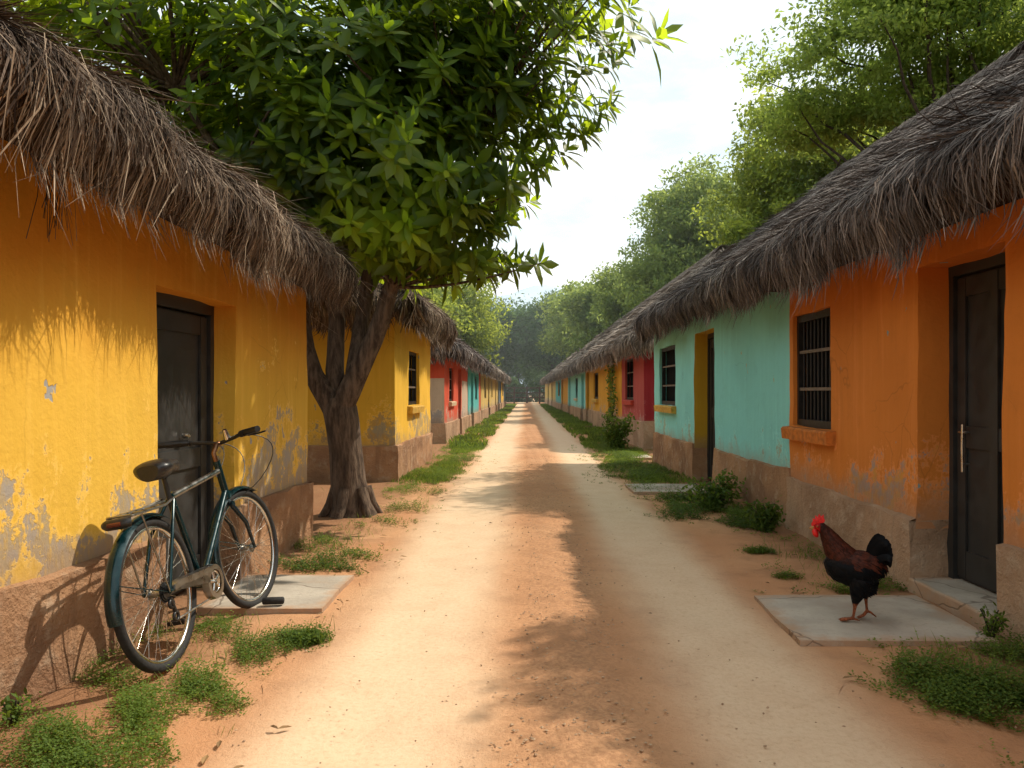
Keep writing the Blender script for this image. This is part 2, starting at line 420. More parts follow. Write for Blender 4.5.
    if hip and upper > 0:                          # straw cap folded over the ridge
        u0 = U0+(half if hip[0] else 0); u1 = U1-(half if hip[1] else 0)
        if u1-u0 > .3:
            zr = P[-1][1]; k = int((u1-u0)*dens*.25)
            u = rng.uniform(u0-.1, u1+.1, k); sgn = rng.choice([-1, 1], k); ln = rng.uniform(.2, .45, k)
            pts = np.stack([np.stack([u+rng.normal(0, .03, k), half+sgn*ln*q, zr+.07+rng.uniform(0, .04, k)-slope*ln*q*q*1.1], 1) for q in (-.2, .35, .7, 1.)], 1)
            wv = np.array([1., 0, 0]); ww = width*1.2
            prof = np.array([.8, 1., .8, .2])[None, :, None]*ww/2
            V = np.stack([pts+wv*prof, pts-wv*prof], 2).reshape(k, 8, 3)
            q = np.array([(0, 1, 3, 2), (2, 3, 5, 4), (4, 5, 7, 6)])[None]
            mb.add(frame(V.reshape(-1, 3)), (np.arange(k)[:, None, None]*8+q).reshape(-1, 4), tint=np.repeat(rng.beta(2, 2.4, k), 8))
    return mb

# ------------------------------------------------------------------ houses
HOUSES = []
def house(label, group, side, P0, P1, depth, zpl, zb, wallmat, plinthmat, openings, roofmat,
          slope=.8, lip=.5, over=.38, dens=1500, width=.011, hip=(True, True), endover=(.35, .35), upper=1.0, reveal_mat=None,
          seed=0, sides=(1, 1, 0, 1), cell=.16, matfn=None, extra=None, lumps=1.0, smax=None, name='thatched_house', sag=0.0):
    P0 = np.array(P0, float); P1 = np.array(P1, float)
    Lw = np.linalg.norm(P1-P0); du = (P1-P0)/Lw
    inn = np.array([-du[1], du[0]]) if side == 'L' else np.array([du[1], -du[0]])   # into the house
    root = empty(name, (P0[0], P0[1], 0), 0, label, 'house', group)
    def frame(v):                                  # (u along street, w into the house, z) -> root-local
        v = np.asarray(v, float)
        return np.stack([v[..., 0]*du[0]+v[..., 1]*inn[0], v[..., 0]*du[1]+v[..., 1]*inn[1], v[..., 2]], -1)
    def disp(v, amp):
        p = frame(v)+np.array([P0[0], P0[1], 0]); return frame(v)+wob(p, amp, 1.0)+wob(p, amp*.35, 4.0, 3)
    ztop = zb+lip*.75
    def sheet(mb, plane, a0, a1, z0, z1, ops, off, amp, dep, mi=0, ledge=False):
        """a wall face with openings cut out and reveals turned inward"""
        us = list(np.linspace(a0, a1, max(2, int((a1-a0)/cell)+1))); zs = list(np.linspace(z0, z1, max(2, int((z1-z0)/cell)+1)))
        for o in ops:
            for e in (o['u0'], o['u1']):
                us = [u for u in us if abs(u-e) > .05 or u in (a0, a1)]+[e]
            for e in (o['z0'], o['z1']):
                if z0 < e < z1: zs = [z for z in zs if abs(z-e) > .05 or z in (z0, z1)]+[e]
        us = np.array(sorted(set(us))); zs = np.array(sorted(set(zs)))
        if plane == 'front': f = lambda u, z, w=0: (u, off+w, z)
        elif plane == 'near': f = lambda u, z, w=0: (off+w, u, z)
        elif plane == 'far': f = lambda u, z, w=0: (Lw-off-w, u, z)
        else: f = lambda u, z, w=0: (u, depth-off-w, z)
        V = np.array([f(u, z) for z in zs for u in us]); nu = len(us); F = []; MI = []
        inside = lambda u, z: any(o['u0'] < u < o['u1'] and o['z0'] < z < o['z1'] for o in ops)
        for i in range(len(zs)-1):
            for j in range(nu-1):
                u = (us[j]+us[j+1])/2; z = (zs[i]+zs[i+1])/2
                if inside(u, z): continue
                F.append((i*nu+j, i*nu+j+1, (i+1)*nu+j+1, (i+1)*nu+j)); MI.append(matfn(plane, u, z) if (matfn and mi == 0) else mi)
        D = disp(V, amp)
        for val in sorted(set(MI)): mb.add(D, [F[k] for k in range(len(F)) if MI[k] == val], mi=val, smooth=True)
        for o in ops:
            zz = [z for z in zs if o['z0']-1e-6 <= z <= o['z1']+1e-6]; uu = [u for u in us if o['u0']-1e-6 <= u <= o['u1']+1e-6]
            rm = 2 if (reveal_mat and mi == 0 and o['kind'] == 'door') else mi
            d = dep+max(0, -off)
            def strip(pts):
                A = np.array([f(*p) for p in pts]); B = np.array([f(p[0], p[1], d) for p in pts])
                mid = np.array([f(p[0], p[1], .03) for p in pts])
                k = len(pts); V = np.concatenate([disp(A, amp), disp(mid, amp), disp(B, amp)])
                mb.add(V, [(i, i+1, k+i+1, k+i) for i in range(k-1)]+[(k+i, k+i+1, 2*k+i+1, 2*k+i) for i in range(k-1)], mi=rm, smooth=False)
            strip([(o['u0'], z) for z in zz]); strip([(o['u1'], z) for z in zz])
            if z0 < o['z1'] < z1+1e-6: strip([(u, o['z1']) for u in uu])
            if z0 < o['z0'] < z1: strip([(u, o['z0']) for u in uu])
        if ledge:
            k = nu; A = np.array([f(u, z1) for u in us]); B = np.array([f(u, z1+.015, -off+.02) for u in us])
            keep = [j for j in range(nu-1) if not inside((us[j]+us[j+1])/2, z1-.001)]
            mb.add(np.concatenate([D[-nu:], disp(B, .006)]), [(j, j+1, k+j+1, k+j) for j in keep], mi=mi, smooth=True)
    fr = [o for o in openings]
    for o in fr: o.setdefault('dep', .2)
    dep = fr[0]['dep'] if fr else .2
    mb = MB()
    sheet(mb, 'front', 0, Lw, zpl-.06, ztop, fr, 0, .010, dep)
    sheet(mb, 'near', 0, depth, zpl-.06, ztop, [], 0, .010, dep); sheet(mb, 'far', 0, depth, zpl-.06, ztop, [], 0, .010, dep)
    sheet(mb, 'back', 0, Lw, zpl-.06, ztop, [], 0, .010, dep)
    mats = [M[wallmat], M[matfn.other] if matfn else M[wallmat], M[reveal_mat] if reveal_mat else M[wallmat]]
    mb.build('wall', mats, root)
    mb = MB(); doors = [o for o in fr if o['z0'] < zpl]; po = .035
    sheet(mb, 'front', -po, Lw+po, -.12, zpl, doors, -po, .026, dep, 0, True)
    sheet(mb, 'near', -po, depth+po, -.12, zpl, [], -po, .026, dep, 0, True); sheet(mb, 'far', -po, depth+po, -.12, zpl, [], -po, .026, dep, 0, True)
    mb.build('plinth', M[plinthmat], root)
    mb = thatch_roof(root, lambda v: frame(np.asarray(v)+np.array([0, -over, 0])-np.asarray(v)[..., :1]*np.array([0, 0, sag])+np.array([0, 0, sag*4.85])), root, -endover[0], Lw+endover[1], depth+2*over, zb, slope, lip, M[roofmat], dens, width, hip, upper, sides, seed, lumps, smax)
    if extra: extra(mb, frame)
    mb.build('roof', [M[roofmat], M['under']], root)
    for o in fr:
        u0, u1, z0, z1, d = o['u0'], o['u1'], o['z0'], o['z1'], o['dep']
        if o['kind'] == 'door':
            dm = M[o.get('mat', 'door')]
            mb = MB(); t = .05; zf = o.get('floor', 0.)
            mb.box((u0-.03, d-.03, zf), (u0+t, d+.05, z1+.03), frame); mb.box((u1-t, d-.03, zf), (u1+.03, d+.05, z1+.03), frame)
            mb.box((u0+t, d-.03, z1-t-.02), (u1-t, d+.05, z1+.03), frame)
            fo = None
            mb2 = MB(); a, b = u0+t+.006, u1-t-.006; zt = z1-t-.03
            mb2.box((a, d+.005, zf+.01), (b, d+.045, zt), frame)
            w = b-a; st = .1
            for (p, q) in (((a+.012, zf+.03), (a+st, zt-.012)), ((b-st, zf+.03), (b-.012, zt-.012))): mb2.box((p[0], d-.012, p[1]), (q[0], d+.003, q[1]), frame)
            for zc0, zc1 in ((zf+.03, zf+.2), (zf+(zt-zf)*.44, zf+(zt-zf)*.51), (zt-.13, zt-.012)): mb2.box((a+st+.004, d-.010, zc0), (b-st-.004, d+.003, zc1), frame)
            if o.get('split'): mb2.box((a+w*.5-.04, d-.016, zf+.03), (a+w*.5+.04, d+.003, zt-.012), frame)
            do = mb2.build('door', dm, root)
            mb.build('door_frame', dm, do)
            if o.get('handle'):
                h = MB(); hu = a+w*o['handle']; hz = zf+.86
                h.tube(frame([(hu, d-.055, hz-.15), (hu, d-.058, hz), (hu, d-.055, hz+.15)]), .009, 8)
                h.tube(frame([(hu, d-.012, hz-.1), (hu, d-.055, hz-.1)]), .007, 8); h.tube(frame([(hu, d-.012, hz+.1), (hu, d-.055, hz+.1)]), .007, 8)
                h.tube(frame([(hu-.03, d-.05, hz+.1), (hu+.05, d-.05, hz+.1)]), .007, 8)
                h.build('handle', M['steel'], do)
            if o.get('latch'):
                h = MB(); hu = a+w*o['latch'][0]; hz = o['latch'][1]
                h.tube(frame([(hu, d-.012, hz), (hu, d-.05, hz)]), .016, 10); h.tube(frame([(hu-.05, d-.045, hz+.01), (hu+.02, d-.045, hz)]), .008, 8)
                h.build('latch', M['steel'], do)
        else:
            t = .045; mb = MB(); wd = o.get('wd', .05)
            for lo, hi in (((u0-.01, wd, z0), (u0+t, wd+.06, z1)), ((u1-t, wd, z0), (u1+.01, wd+.06, z1)), ((u0+t, wd, z1-t*1.4), (u1-t, wd+.06, z1+.01)), ((u0+t, wd, z0-.01), (u1-t, wd+.06, z0+t*1.4))): mb.box(lo, hi, frame)
            wo = mb.build('window', M['iron'], root)
            mb = MB(); mb.box((u0-.02, wd+.09, z0-.02), (u1+.02, wd+.11, z1+.02), frame); mb.build('unlit_backing', M['dark'], wo)  # dark sheet standing for the unlit room behind the window
            mb = MB()
            if o.get('bars'):
                for i in range(o['bars']):
                    u = u0+t+(u1-u0-2*t)*(i+.5)/o['bars']; mb.tube(frame([(u, wd+.035, z0+.05), (u, wd+.035, z1-.05)]), .011, 6)
                mb.build('bars', M['iron'], wo)
            if o.get('rails'):
                mb = MB()
                for i in range(o['rails']):
                    z = z0+(z1-z0)*(i+1)/(o['rails']+1); mb.box((u0+t, wd+.008, z-.014), (u1-t, wd+.02, z+.014), frame)
                mb.build('rail', M['rail'], wo)
            if o.get('sill'):
                mb = MB()
                n = 8; us = np.linspace(u0-.09, u1+.09, n); V = []
                for u in us:
                    j = random.uniform(-.006, .006)
                    V += [(u, .0, z0-.13+j), (u, -.075+j, z0-.125), (u, -.085+j, z0-.03), (u, -.07, z0-.012+j*.5), (u, .05, z0-.004)]
                F = [(i*5+j, (i+1)*5+j, (i+1)*5+j+1, i*5+j+1) for i in range(n-1) for j in range(4)]
                mb.add(frame(V), F); mb.add(frame(V[:5]), [(0, 1, 2, 3, 4)]); mb.add(frame(V[-5:]), [(4, 3, 2, 1, 0)])
                mb.build('sill', M[o['sill']], wo)
    HOUSES.append(root)
    return root, frame

def wx(side, y):                                    # wall line of the near houses
    return (-2.10+.045*(y-3)) if side == 'L' else (2.585-.02*(y-4.2))
def win(u0, u1, z0, z1, **k): return dict(kind='window', u0=u0, u1=u1, z0=z0, z1=z1, **k)
def door(u0, u1, z1, **k): return dict(kind='door', u0=u0, u1=u1, z0=-.2, z1=z1, **k)

LG = 'thatched houses on the left of the dirt road'; RG = 'thatched houses on the right of the dirt road'
# --- left, nearest: yellow
def tuft(mb, frame):
    rng = np.random.default_rng(5)
    for i in range(26):
        u = 5.66+rng.normal(0, .022); w = -.20+rng.normal(0, .03); z = 2.26
        l = rng.uniform(.22, .38); b = rng.normal(0, .03, 2)
        p = np.array([(u, w, z), (u+b[0]*.5, w+b[1]*.5, z-l*.5), (u+b[0]*1.8, w+b[1], z-l)])
        wv = np.array([.008, .004, 0])
        V = np.concatenate([[q+wv, q-wv] for q in p]); mb.add(frame(V), [(0, 1, 3, 2), (2, 3, 5, 4)], tint=rng.uniform(0, .25))
y0 = -2.5
house('yellow thatched house with peeling paint, the bicycle leaning at its dark door', LG, 'L', (wx('L', y0)-.0, y0), (wx('L', 6.86), 6.86), 5.5, .50, 2.27,
      'yellow', 'plinth', [door(6.83, 7.86, 1.89, dep=.18, floor=.02, latch=(.62, 1.02))], 'thatch_warm', slope=.58, lip=.34, over=.40, dens=3600, width=.0075,
      endover=(.35, .32), upper=.12, seed=1, sides=(1, 0, 0, 1), extra=tuft, lumps=1.5, cell=.13, sag=.032)
# --- left second: yellow behind the tree
house('yellow thatched house standing just behind the big tree trunk', LG, 'L', (-1.90, 11.3), (-1.84, 15.0), 5.0, .52, 2.30,
      'yellow2', 'plinth', [win(1.2, 2.3, 1.08, 1.98, rails=2, sill='sill_ye', bars=3)], 'thatch_warm', slope=.62, lip=.40, over=.42, dens=1700, width=.014,
      endover=(.45, .4), upper=.25, seed=2, sides=(1, 1, 0, 1), lumps=1.5)
class MF:
    def __init__(s, other, fn): s.other = other; s.fn = fn
    def __call__(s, *a): return 1 if s.fn(*a) else 0
house('red thatched house with pale limewashed lower walls and a barred window', LG, 'L', (-2.05, 19.6), (-1.98, 26.5), 5, .5, 2.14,
      'red', 'plinth2', [win(1.1, 2.2, 1.05, 1.95, rails=2, sill='sill_pale'), door(3.6, 4.5, 2.0)], 'thatch_grey', slope=.62, lip=.42, over=.42, dens=600, width=.03,
      hip=(True, False), endover=(.4, .1), upper=.35, seed=3, sides=(1, 1, 0, 0), cell=.35,
      matfn=MF('pale', lambda pl, u, z: (pl == 'near' and z < 1.55) or (pl == 'front' and u > 4.7 and z < 1.5)))
house('teal thatched house in the left row beyond the red one', LG, 'L', (-1.98, 26.8), (-1.95, 33.5), 5, .5, 2.14,
      'teal', 'plinth2', [door(1.2, 2.3, 2.0, mat='tealdoor'), win(3.4, 4.6, 1.0, 1.9)], 'thatch_grey', slope=.62, lip=.42, over=.42, dens=450, width=.04,
      hip=(False, False), endover=(.1, .1), upper=.4, seed=4, sides=(1, 0, 0, 0), cell=.4, matfn=MF('red', lambda pl, u, z: pl == 'front' and u > 5.4))
house('cream yellow thatched house in the left row beyond the teal one', LG, 'L', (-1.95, 33.8), (-1.85, 52), 5, .5, 2.1,
      'cream', 'plinth2', [win(2.5, 4, 1., 1.95), door(5.6, 6.8, 2.05, mat='browndoor'), win(9, 10.3, 1, 1.95), door(13.5, 14.8, 2.05, mat='browndoor')], 'thatch_pale', slope=.62, lip=.42, over=.45, dens=350, width=.05,
      hip=(False, False), endover=(.1, .1), upper=.4, seed=5, sides=(1, 0, 0, 0), cell=.6)
house('slate blue thatched house at the far end of the left row', LG, 'L', (-1.85, 52.5), (-1.75, 66), 5, .5, 2.1,
      'slate', 'plinth2', [door(3, 4.4, 2.05, mat='browndoor'), win(7, 8.6, 1, 1.95)], 'thatch_pale', slope=.62, lip=.42, over=.45, dens=260, width=.07,
      hip=(False, True), endover=(.1, .4), upper=.4, seed=6, sides=(1, 0, 0, 1), cell=.8, matfn=MF('yellow2', lambda pl, u, z: pl == 'front' and 4.6 < u < 9.2))

# --- right, nearest: orange
y0 = -2.0; yb = 7.45
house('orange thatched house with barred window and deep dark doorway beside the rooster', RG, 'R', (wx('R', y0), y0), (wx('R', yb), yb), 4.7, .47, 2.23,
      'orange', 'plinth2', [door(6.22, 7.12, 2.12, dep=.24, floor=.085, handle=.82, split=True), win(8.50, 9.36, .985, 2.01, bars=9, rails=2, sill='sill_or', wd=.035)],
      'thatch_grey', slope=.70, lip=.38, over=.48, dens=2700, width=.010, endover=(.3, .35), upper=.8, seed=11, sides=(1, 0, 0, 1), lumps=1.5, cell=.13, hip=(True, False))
house('turquoise thatched house with a yellow door reveal and small window', RG, 'R', (wx('R', yb+.012)+.012, yb+.012), (2.37, 14.4), 4.7, .55, 2.34,
      'turquoise', 'plinth', [door(2.75, 3.85, 2.14, dep=.22, floor=.05), win(5.15, 6.45, 1.08, 2.07, rails=2, sill='sill_ye', wd=.04)],
      'thatch_grey', slope=.76, lip=.36, over=.32, dens=1800, width=.013, endover=(.0, .35), upper=.7, seed=12, sides=(1, 0, 0, 1), lumps=1.4, reveal_mat='reveal_ye', hip=(False, True))
house('rose red thatched house with dark window beyond the turquoise one', RG, 'R', (2.68, 17.7), (2.62, 21.3), 5, .62, 2.2,
      'rose', 'plinth2', [win(1.6, 3.0, 1.1, 2.15, rails=2, sill='sill_red')], 'thatch_pale', slope=.88, lip=.42, over=.45, dens=900, width=.022,
      hip=(True, False), endover=(.4, .05), upper=.7, seed=13, sides=(1, 1, 0, 0), cell=.25, matfn=MF('crimson', lambda pl, u, z: pl == 'near'))
house('ochre yellow thatched house with a climbing vine beside its dark door', RG, 'R', (2.62, 21.35), (2.52, 33), 5, .6, 2.2,
      'yellow3', 'plinth2', [door(2.1, 3.3, 2.15), win(6.4, 8.0, 1.05, 2.0, sill='sill_ye'), door(10.0, 11.2, 2.1, mat='browndoor')], 'thatch_pale', slope=.88, lip=.42, over=.45, dens=600, width=.032,
      hip=(False, False), endover=(.05, .05), upper=.6, seed=14, sides=(1, 0, 0, 0), cell=.35)
house('pale turquoise thatched house with teal door in the right row', RG, 'R', (2.52, 33.1), (2.42, 45), 5, .55, 2.2,
      'turquoise', 'plinth2', [door(.8, 2.2, 2.1, mat='tealdoor'), win(4.4, 6, 1.0, 2.0, sill='sill_pale'), door(9.6, 11.2, 2.1, mat='browndoor')], 'thatch_pale', slope=.88, lip=.42, over=.45, dens=420, width=.045,
      hip=(False, False), endover=(.05, .05), upper=.6, seed=15, sides=(1, 0, 0, 0), cell=.5)
house('amber thatched house with turquoise panel further along the right row', RG, 'R', (2.42, 45.1), (2.28, 60), 5, .5, 2.2,
      'yellow3', 'plinth2', [door(5.0, 6.6, 2.1), win(9, 11, 1.0, 2.0)], 'thatch_pale', slope=.88, lip=.42, over=.45, dens=320, width=.06,
      hip=(False, False), endover=(.05, .05), upper=.6, seed=16, sides=(1, 0, 0, 0), cell=.7, matfn=MF('teal', lambda pl, u, z: pl == 'front' and u > 6.9))
house('dark cream thatched house at the far end of the right row', RG, 'R', (2.28, 60.1), (2.0, 82), 5, .5, 2.2,
      'cream', 'plinth2', [door(5.0, 7, 2.1, mat='browndoor'), door(12, 15, 2.1, mat='tealdoor')], 'thatch_pale', slope=.88, lip=.42, over=.45, dens=220, width=.08,
      hip=(False, True), endover=(.05, .4), upper=.6, seed=17, sides=(1, 0, 0, 1), cell=1.)

# ------------------------------------------------------------------ ground and road
def grid_sheet(xs, ys, zf):
    X, Y = np.meshgrid(xs, ys); Z = zf(X, Y)
    nx = len(xs); ny = len(ys)
    i = np.arange(ny-1)[:, None]*nx+np.arange(nx-1)[None]
    F = np.stack([i, i+1, i+1+nx, i+nx], -1).reshape(-1, 4)
    return np.stack([X, Y, Z], -1).reshape(-1, 3), F
def gz(X, Y):
    m = np.clip((np.abs(X-.1)-1.3)/.5, 0, 1)*np.clip((9-np.abs(X))/3, 0, 1)*np.clip((60-Y)/20, 0, 1)
    return m*.014*(np.sin(3.1*X+2.2*Y)+np.sin(5.3*Y-2.1*X+1)+.6*np.sin(11*X+9*Y)+.4*np.sin(23*X-17*Y))/2
xs = np.concatenate([[-900, -300, -100, -40, -20], np.arange(-10, 10.01, .14), [20, 40, 100, 300, 900]])
ys = np.concatenate([[-200, -50, -15], np.arange(-5, 32, .14), np.arange(32, 90, 1.5), [100, 150, 300, 700, 1500]])
V, F = grid_sheet(xs, ys, gz); mb = MB(); mb.add(V, F, smooth=True)
tag(mb.build('ground', M['soil']), 'reddish brown earth between and around the houses', kind='structure')
u = np.linspace(-1, 1, 70); ys = np.concatenate([np.arange(-4, 14, .05), np.arange(14, 30, .15), np.arange(30, 92, .6)])
U, Y = np.meshgrid(u, ys)
X = .1+U*(1.28+.10*n1(Y*1.3, 2)*np.sign(U)+.05*n1(Y*6, 4))
edge = np.clip((1-np.abs(U))/.3, 0, 1); edge = edge*edge*(3-2*edge)
rut = -.018*np.exp(-((X+.62)/.28)**2)-.016*np.exp(-((X-1.02)/.26)**2)+.018*np.exp(-((X-.2)/.22)**2)
nz = .006*(np.sin(7*X+5*Y)+np.sin(13*Y-9*X))/2+.010*np.exp(-((X-.2)/.3)**2)*(np.sin(29*X+23*Y)+np.sin(41*Y-33*X+2)+np.sin(61*X+13*Y)*np.sin(17*X-47*Y))/2
Z = .004+edge*(.028+rut+nz)
i = np.arange(len(ys)-1)[:, None]*70+np.arange(69)[None]
F = np.stack([i, i+1, i+71, i+70], -1).reshape(-1, 4)
mb = MB(); mb.add(np.stack([X, Y, Z], -1).reshape(-1, 3), F, smooth=True)
tag(mb.build('dirt_road', M['soil']), 'pale dirt road with two worn wheel tracks', kind='structure')
# loose stones and crumbs of earth
mb = MB(); rng = np.random.default_rng(3)
ico = np.array([(1,0,0),(-1,0,0),(0,1,0),(0,-1,0),(0,0,1),(0,0,-1)], float); icf = [(0,2,4),(2,1,4),(1,3,4),(3,0,4),(2,0,5),(1,2,5),(3,1,5),(0,3,5)]
for k in range(1100):
    y = 2.6+rng.random()**2*12; x = rng.normal(.25, .22) if rng.random() < .6 else rng.uniform(-1.7, 2.1)
    s = rng.uniform(.002, .007) if rng.random() < .985 else rng.uniform(.008, .014)
    v = ico*(1+rng.normal(0, .25, (6, 1)))*s*np.array([1.2, 1, .6]); a = rng.uniform(0, 6.3)
    v = v@np.array([(math.cos(a), math.sin(a), 0), (-math.sin(a), math.cos(a), 0), (0, 0, 1)])
    mb.add(v+np.array([x, y, .03+s*.2 if abs(x-.2) < 1.2 else .015]), icf, tint=rng.random())
N = NT('stone_crumbs'); N.bsdf(N.mix(N.attr().outputs['Fac'], (.20, .12, .07), (.46, .32, .20)), .95); M['stone'] = N.m
for k in range(2000):
    y = 2.5+rng.random()**1.7*13; x = .2+.05*n1(y*1.3, 1)+rng.normal(0, .15); s = rng.uniform(.0025, .0075)
    v = ico*(1+rng.normal(0, .3, (6, 1)))*s*np.array([1.2, 1, .7]); mb.add(v+np.array([x, y, .046+.004*math.sin(29*x+23*y)]), icf, tint=rng.uniform(.45, .9))
tag(mb.build('gravel', M['stone']), 'loose crumbs of earth and grit on the road', 'gravel', kind='stuff')

mb = MB(); m = 150; y = 2.4+rng.random(m)**1.6*14; sd = rng.choice([-1, 1], m, p=[.55, .45]); x = np.where(sd < 0, -1.95+rng.random(m)**1.5*1.1, 2.4-rng.random(m)**1.6*1.1); k_ = rng.random(m) < .04; x = np.where(k_, rng.uniform(-1.2, 1.4, m), x)
V = []
for i in range(m):
    a = rng.uniform(0, 6.28); l = rng.uniform(.02, .065); w_ = l*rng.uniform(.28, .42); c_, s_ = math.cos(a), math.sin(a); zz = (.036 if -1.1 < x[i] < 1.3 else .016)
    q = np.array([(-l, 0, .004), (-l*.2, w_, .012), (l*.5, w_*.7, .010), (l, 0, .002), (l*.5, -w_*.7, .012), (-l*.2, -w_, .008), (0, 0, .002)])
    q[:, :2] = q[:, :2]@np.array([(c_, s_), (-s_, c_)]); mb.add(q*.6+np.array([x[i], y[i], zz]), [(0, 6, 1), (1, 6, 2), (2, 6, 3), (3, 6, 4), (4, 6, 5), (5, 6, 0)], tint=rng.random())
N = NT('dry_leaf'); N.bsdf(N.mix(N.attr().outputs['Fac'], (.10, .055, .025), (.34, .21, .09)), .8); M['dry'] = N.m
tag(mb.build('fallen_leaves', M['dry']), 'dry brown leaves lying on the earth', 'leaves', kind='stuff')
def slab(x0, y0, x1, y1, z, label, rz=0, skew=0):
    nx, ny = 14, 14; w, l = x1-x0, y1-y0
    root = MB(); rng = np.random.default_rng(int(abs(x0*100)+y0*10))
    us = np.linspace(-w/2, w/2, nx); vs = np.linspace(-l/2, l/2, ny)
    X, Y = np.meshgrid(us, vs)
    r = np.stack([X, Y], -1); e = .012
    X = X+skew*Y; X = X+.004*np.sin(9*Y+x0)*X/w*2; Y = Y+.004*np.sin(11*X+y0)*Y/l*2
    Z = np.full(X.shape, z)+.002*np.sin(6*X+5*Y); edge = (np.arange(nx)[None] % (nx-1) == 0) | (np.arange(ny)[:, None] % (ny-1) == 0)
    Z = Z-.004*edge
    top = np.stack([X, Y, Z], -1).reshape(-1, 3); i = np.arange(ny-1)[:, None]*nx+np.arange(nx-1)[None]
    root.add(top, np.stack([i, i+1, i+1+nx, i+nx], -1).reshape(-1, 4), smooth=False)
    b = [j for j in range(nx)]+[j*nx+nx-1 for j in range(1, ny)]+[(ny-1)*nx+j for j in range(nx-2, -1, -1)]+[j*nx for j in range(ny-2, 0, -1)]
    bt = top[b]; bb = bt.copy(); bb[:, 2] = -.05; k = len(b)
    root.add(np.concatenate([bt, bb]), [(j, k+j, k+(j+1) % k, (j+1) % k) for j in range(k)])
    o = root.build('paving_slab', M['concrete'], None, ((x0+x1)/2, (y0+y1)/2, 0)); o.rotation_euler = (0, 0, rz)
    return tag(o, label, 'slab', 'concrete slabs laid before the doors')
slab(1.41, 3.98, 2.43, 4.88, .034, 'pale concrete slab under the rooster in front of the orange doorway', skew=.03)
slab(-1.93, 4.58, -1.20, 5.42, .034, 'pale concrete slab under the bicycle front wheel at the yellow house door')
slab(1.36, 9.85, 2.36, 10.75, .04, 'pale concrete slab in the weeds before the turquoise doorway')
slab(2.02, 14.9, 2.42, 15.6, .05, 'small pale slab on the verge at the far corner of the turquoise house')
# concrete step in the orange doorway (part of the house)
hr = [h for h in HOUSES if h['label'].startswith('orange')][0]
mb = MB(); mb.box((0, 0, -.05), (.34, .90, .085)); st = mb.build('doorstep', M['concrete'], hr, (2.505-hr.location.x, 4.22-hr.location.y, 0))
bv = st.modifiers.new('bevel', 'BEVEL'); bv.width = .012; bv.segments = 2

# ------------------------------------------------------------------ leaves
def leaf_cards(mb, pos, dirs, nrm, ln, wd, tint, fold=.0):
    """small rhombic leaves, one quad each"""
    m = len(pos); side = np.cross(dirs, nrm); side /= np.linalg.norm(side, axis=1)[:, None]+1e-9
    ln = ln[:, None]; wd = wd[:, None]
    V = np.stack([pos, pos+dirs*ln*.45+side*wd/2, pos+dirs*ln-nrm*ln*.12, pos+dirs*ln*.45-side*wd/2], 1)
    mb.add(V.reshape(-1, 3), np.arange(m*4).reshape(-1, 4), tint=np.repeat(tint, 4))
LT = np.array([(0, 0, 0), (.25, .36, -.02), (.25, 0, .03), (.25, -.36, -.02), (.62, .46, -.07), (.62, 0, -.02), (.62, -.46, -.07), (1, 0, -.18)])
LF4 = [(1, 4, 5, 2), (2, 5, 6, 3)]; LF3 = [(0, 1, 2), (0, 2, 3), (4, 7, 5), (5, 7, 6)]
def leaf_shapes(mb, pos, dirs, nrm, ln, wd, tint):
    m = len(pos); side = np.cross(nrm, dirs); side /= np.linalg.norm(side, axis=1)[:, None]+1e-9; nrm = np.cross(dirs, side)
    V = pos[:, None]+LT[None, :, 0:1]*dirs[:, None]*ln[:, None, None]+LT[None, :, 1:2]*side[:, None]*wd[:, None, None]+LT[None, :, 2:3]*nrm[:, None]*ln[:, None, None]
    b = np.arange(m)[:, None, None]*8; V = V.reshape(-1, 3); t = np.repeat(tint, 8)
    k = mb.n
    mb.add(V, (b+np.array(LF4)[None]).reshape(-1, 4), tint=t, smooth=True)
    mb.f.append((b+np.array(LF3)[None]).reshape(-1, 3)+k); mb.mi.append(np.zeros(m*4, np.int32)); mb.sm.append(np.ones(m*4, bool))
def unit(v): return v/(np.linalg.norm(v, axis=-1, keepdims=True)+1e-9)
def bez(a, b, c, n=8):
    t = np.linspace(0, 1, n)[:, None]; return (1-t)**2*np.array(a)+2*t*(1-t)*np.array(b)+t*t*np.array(c)

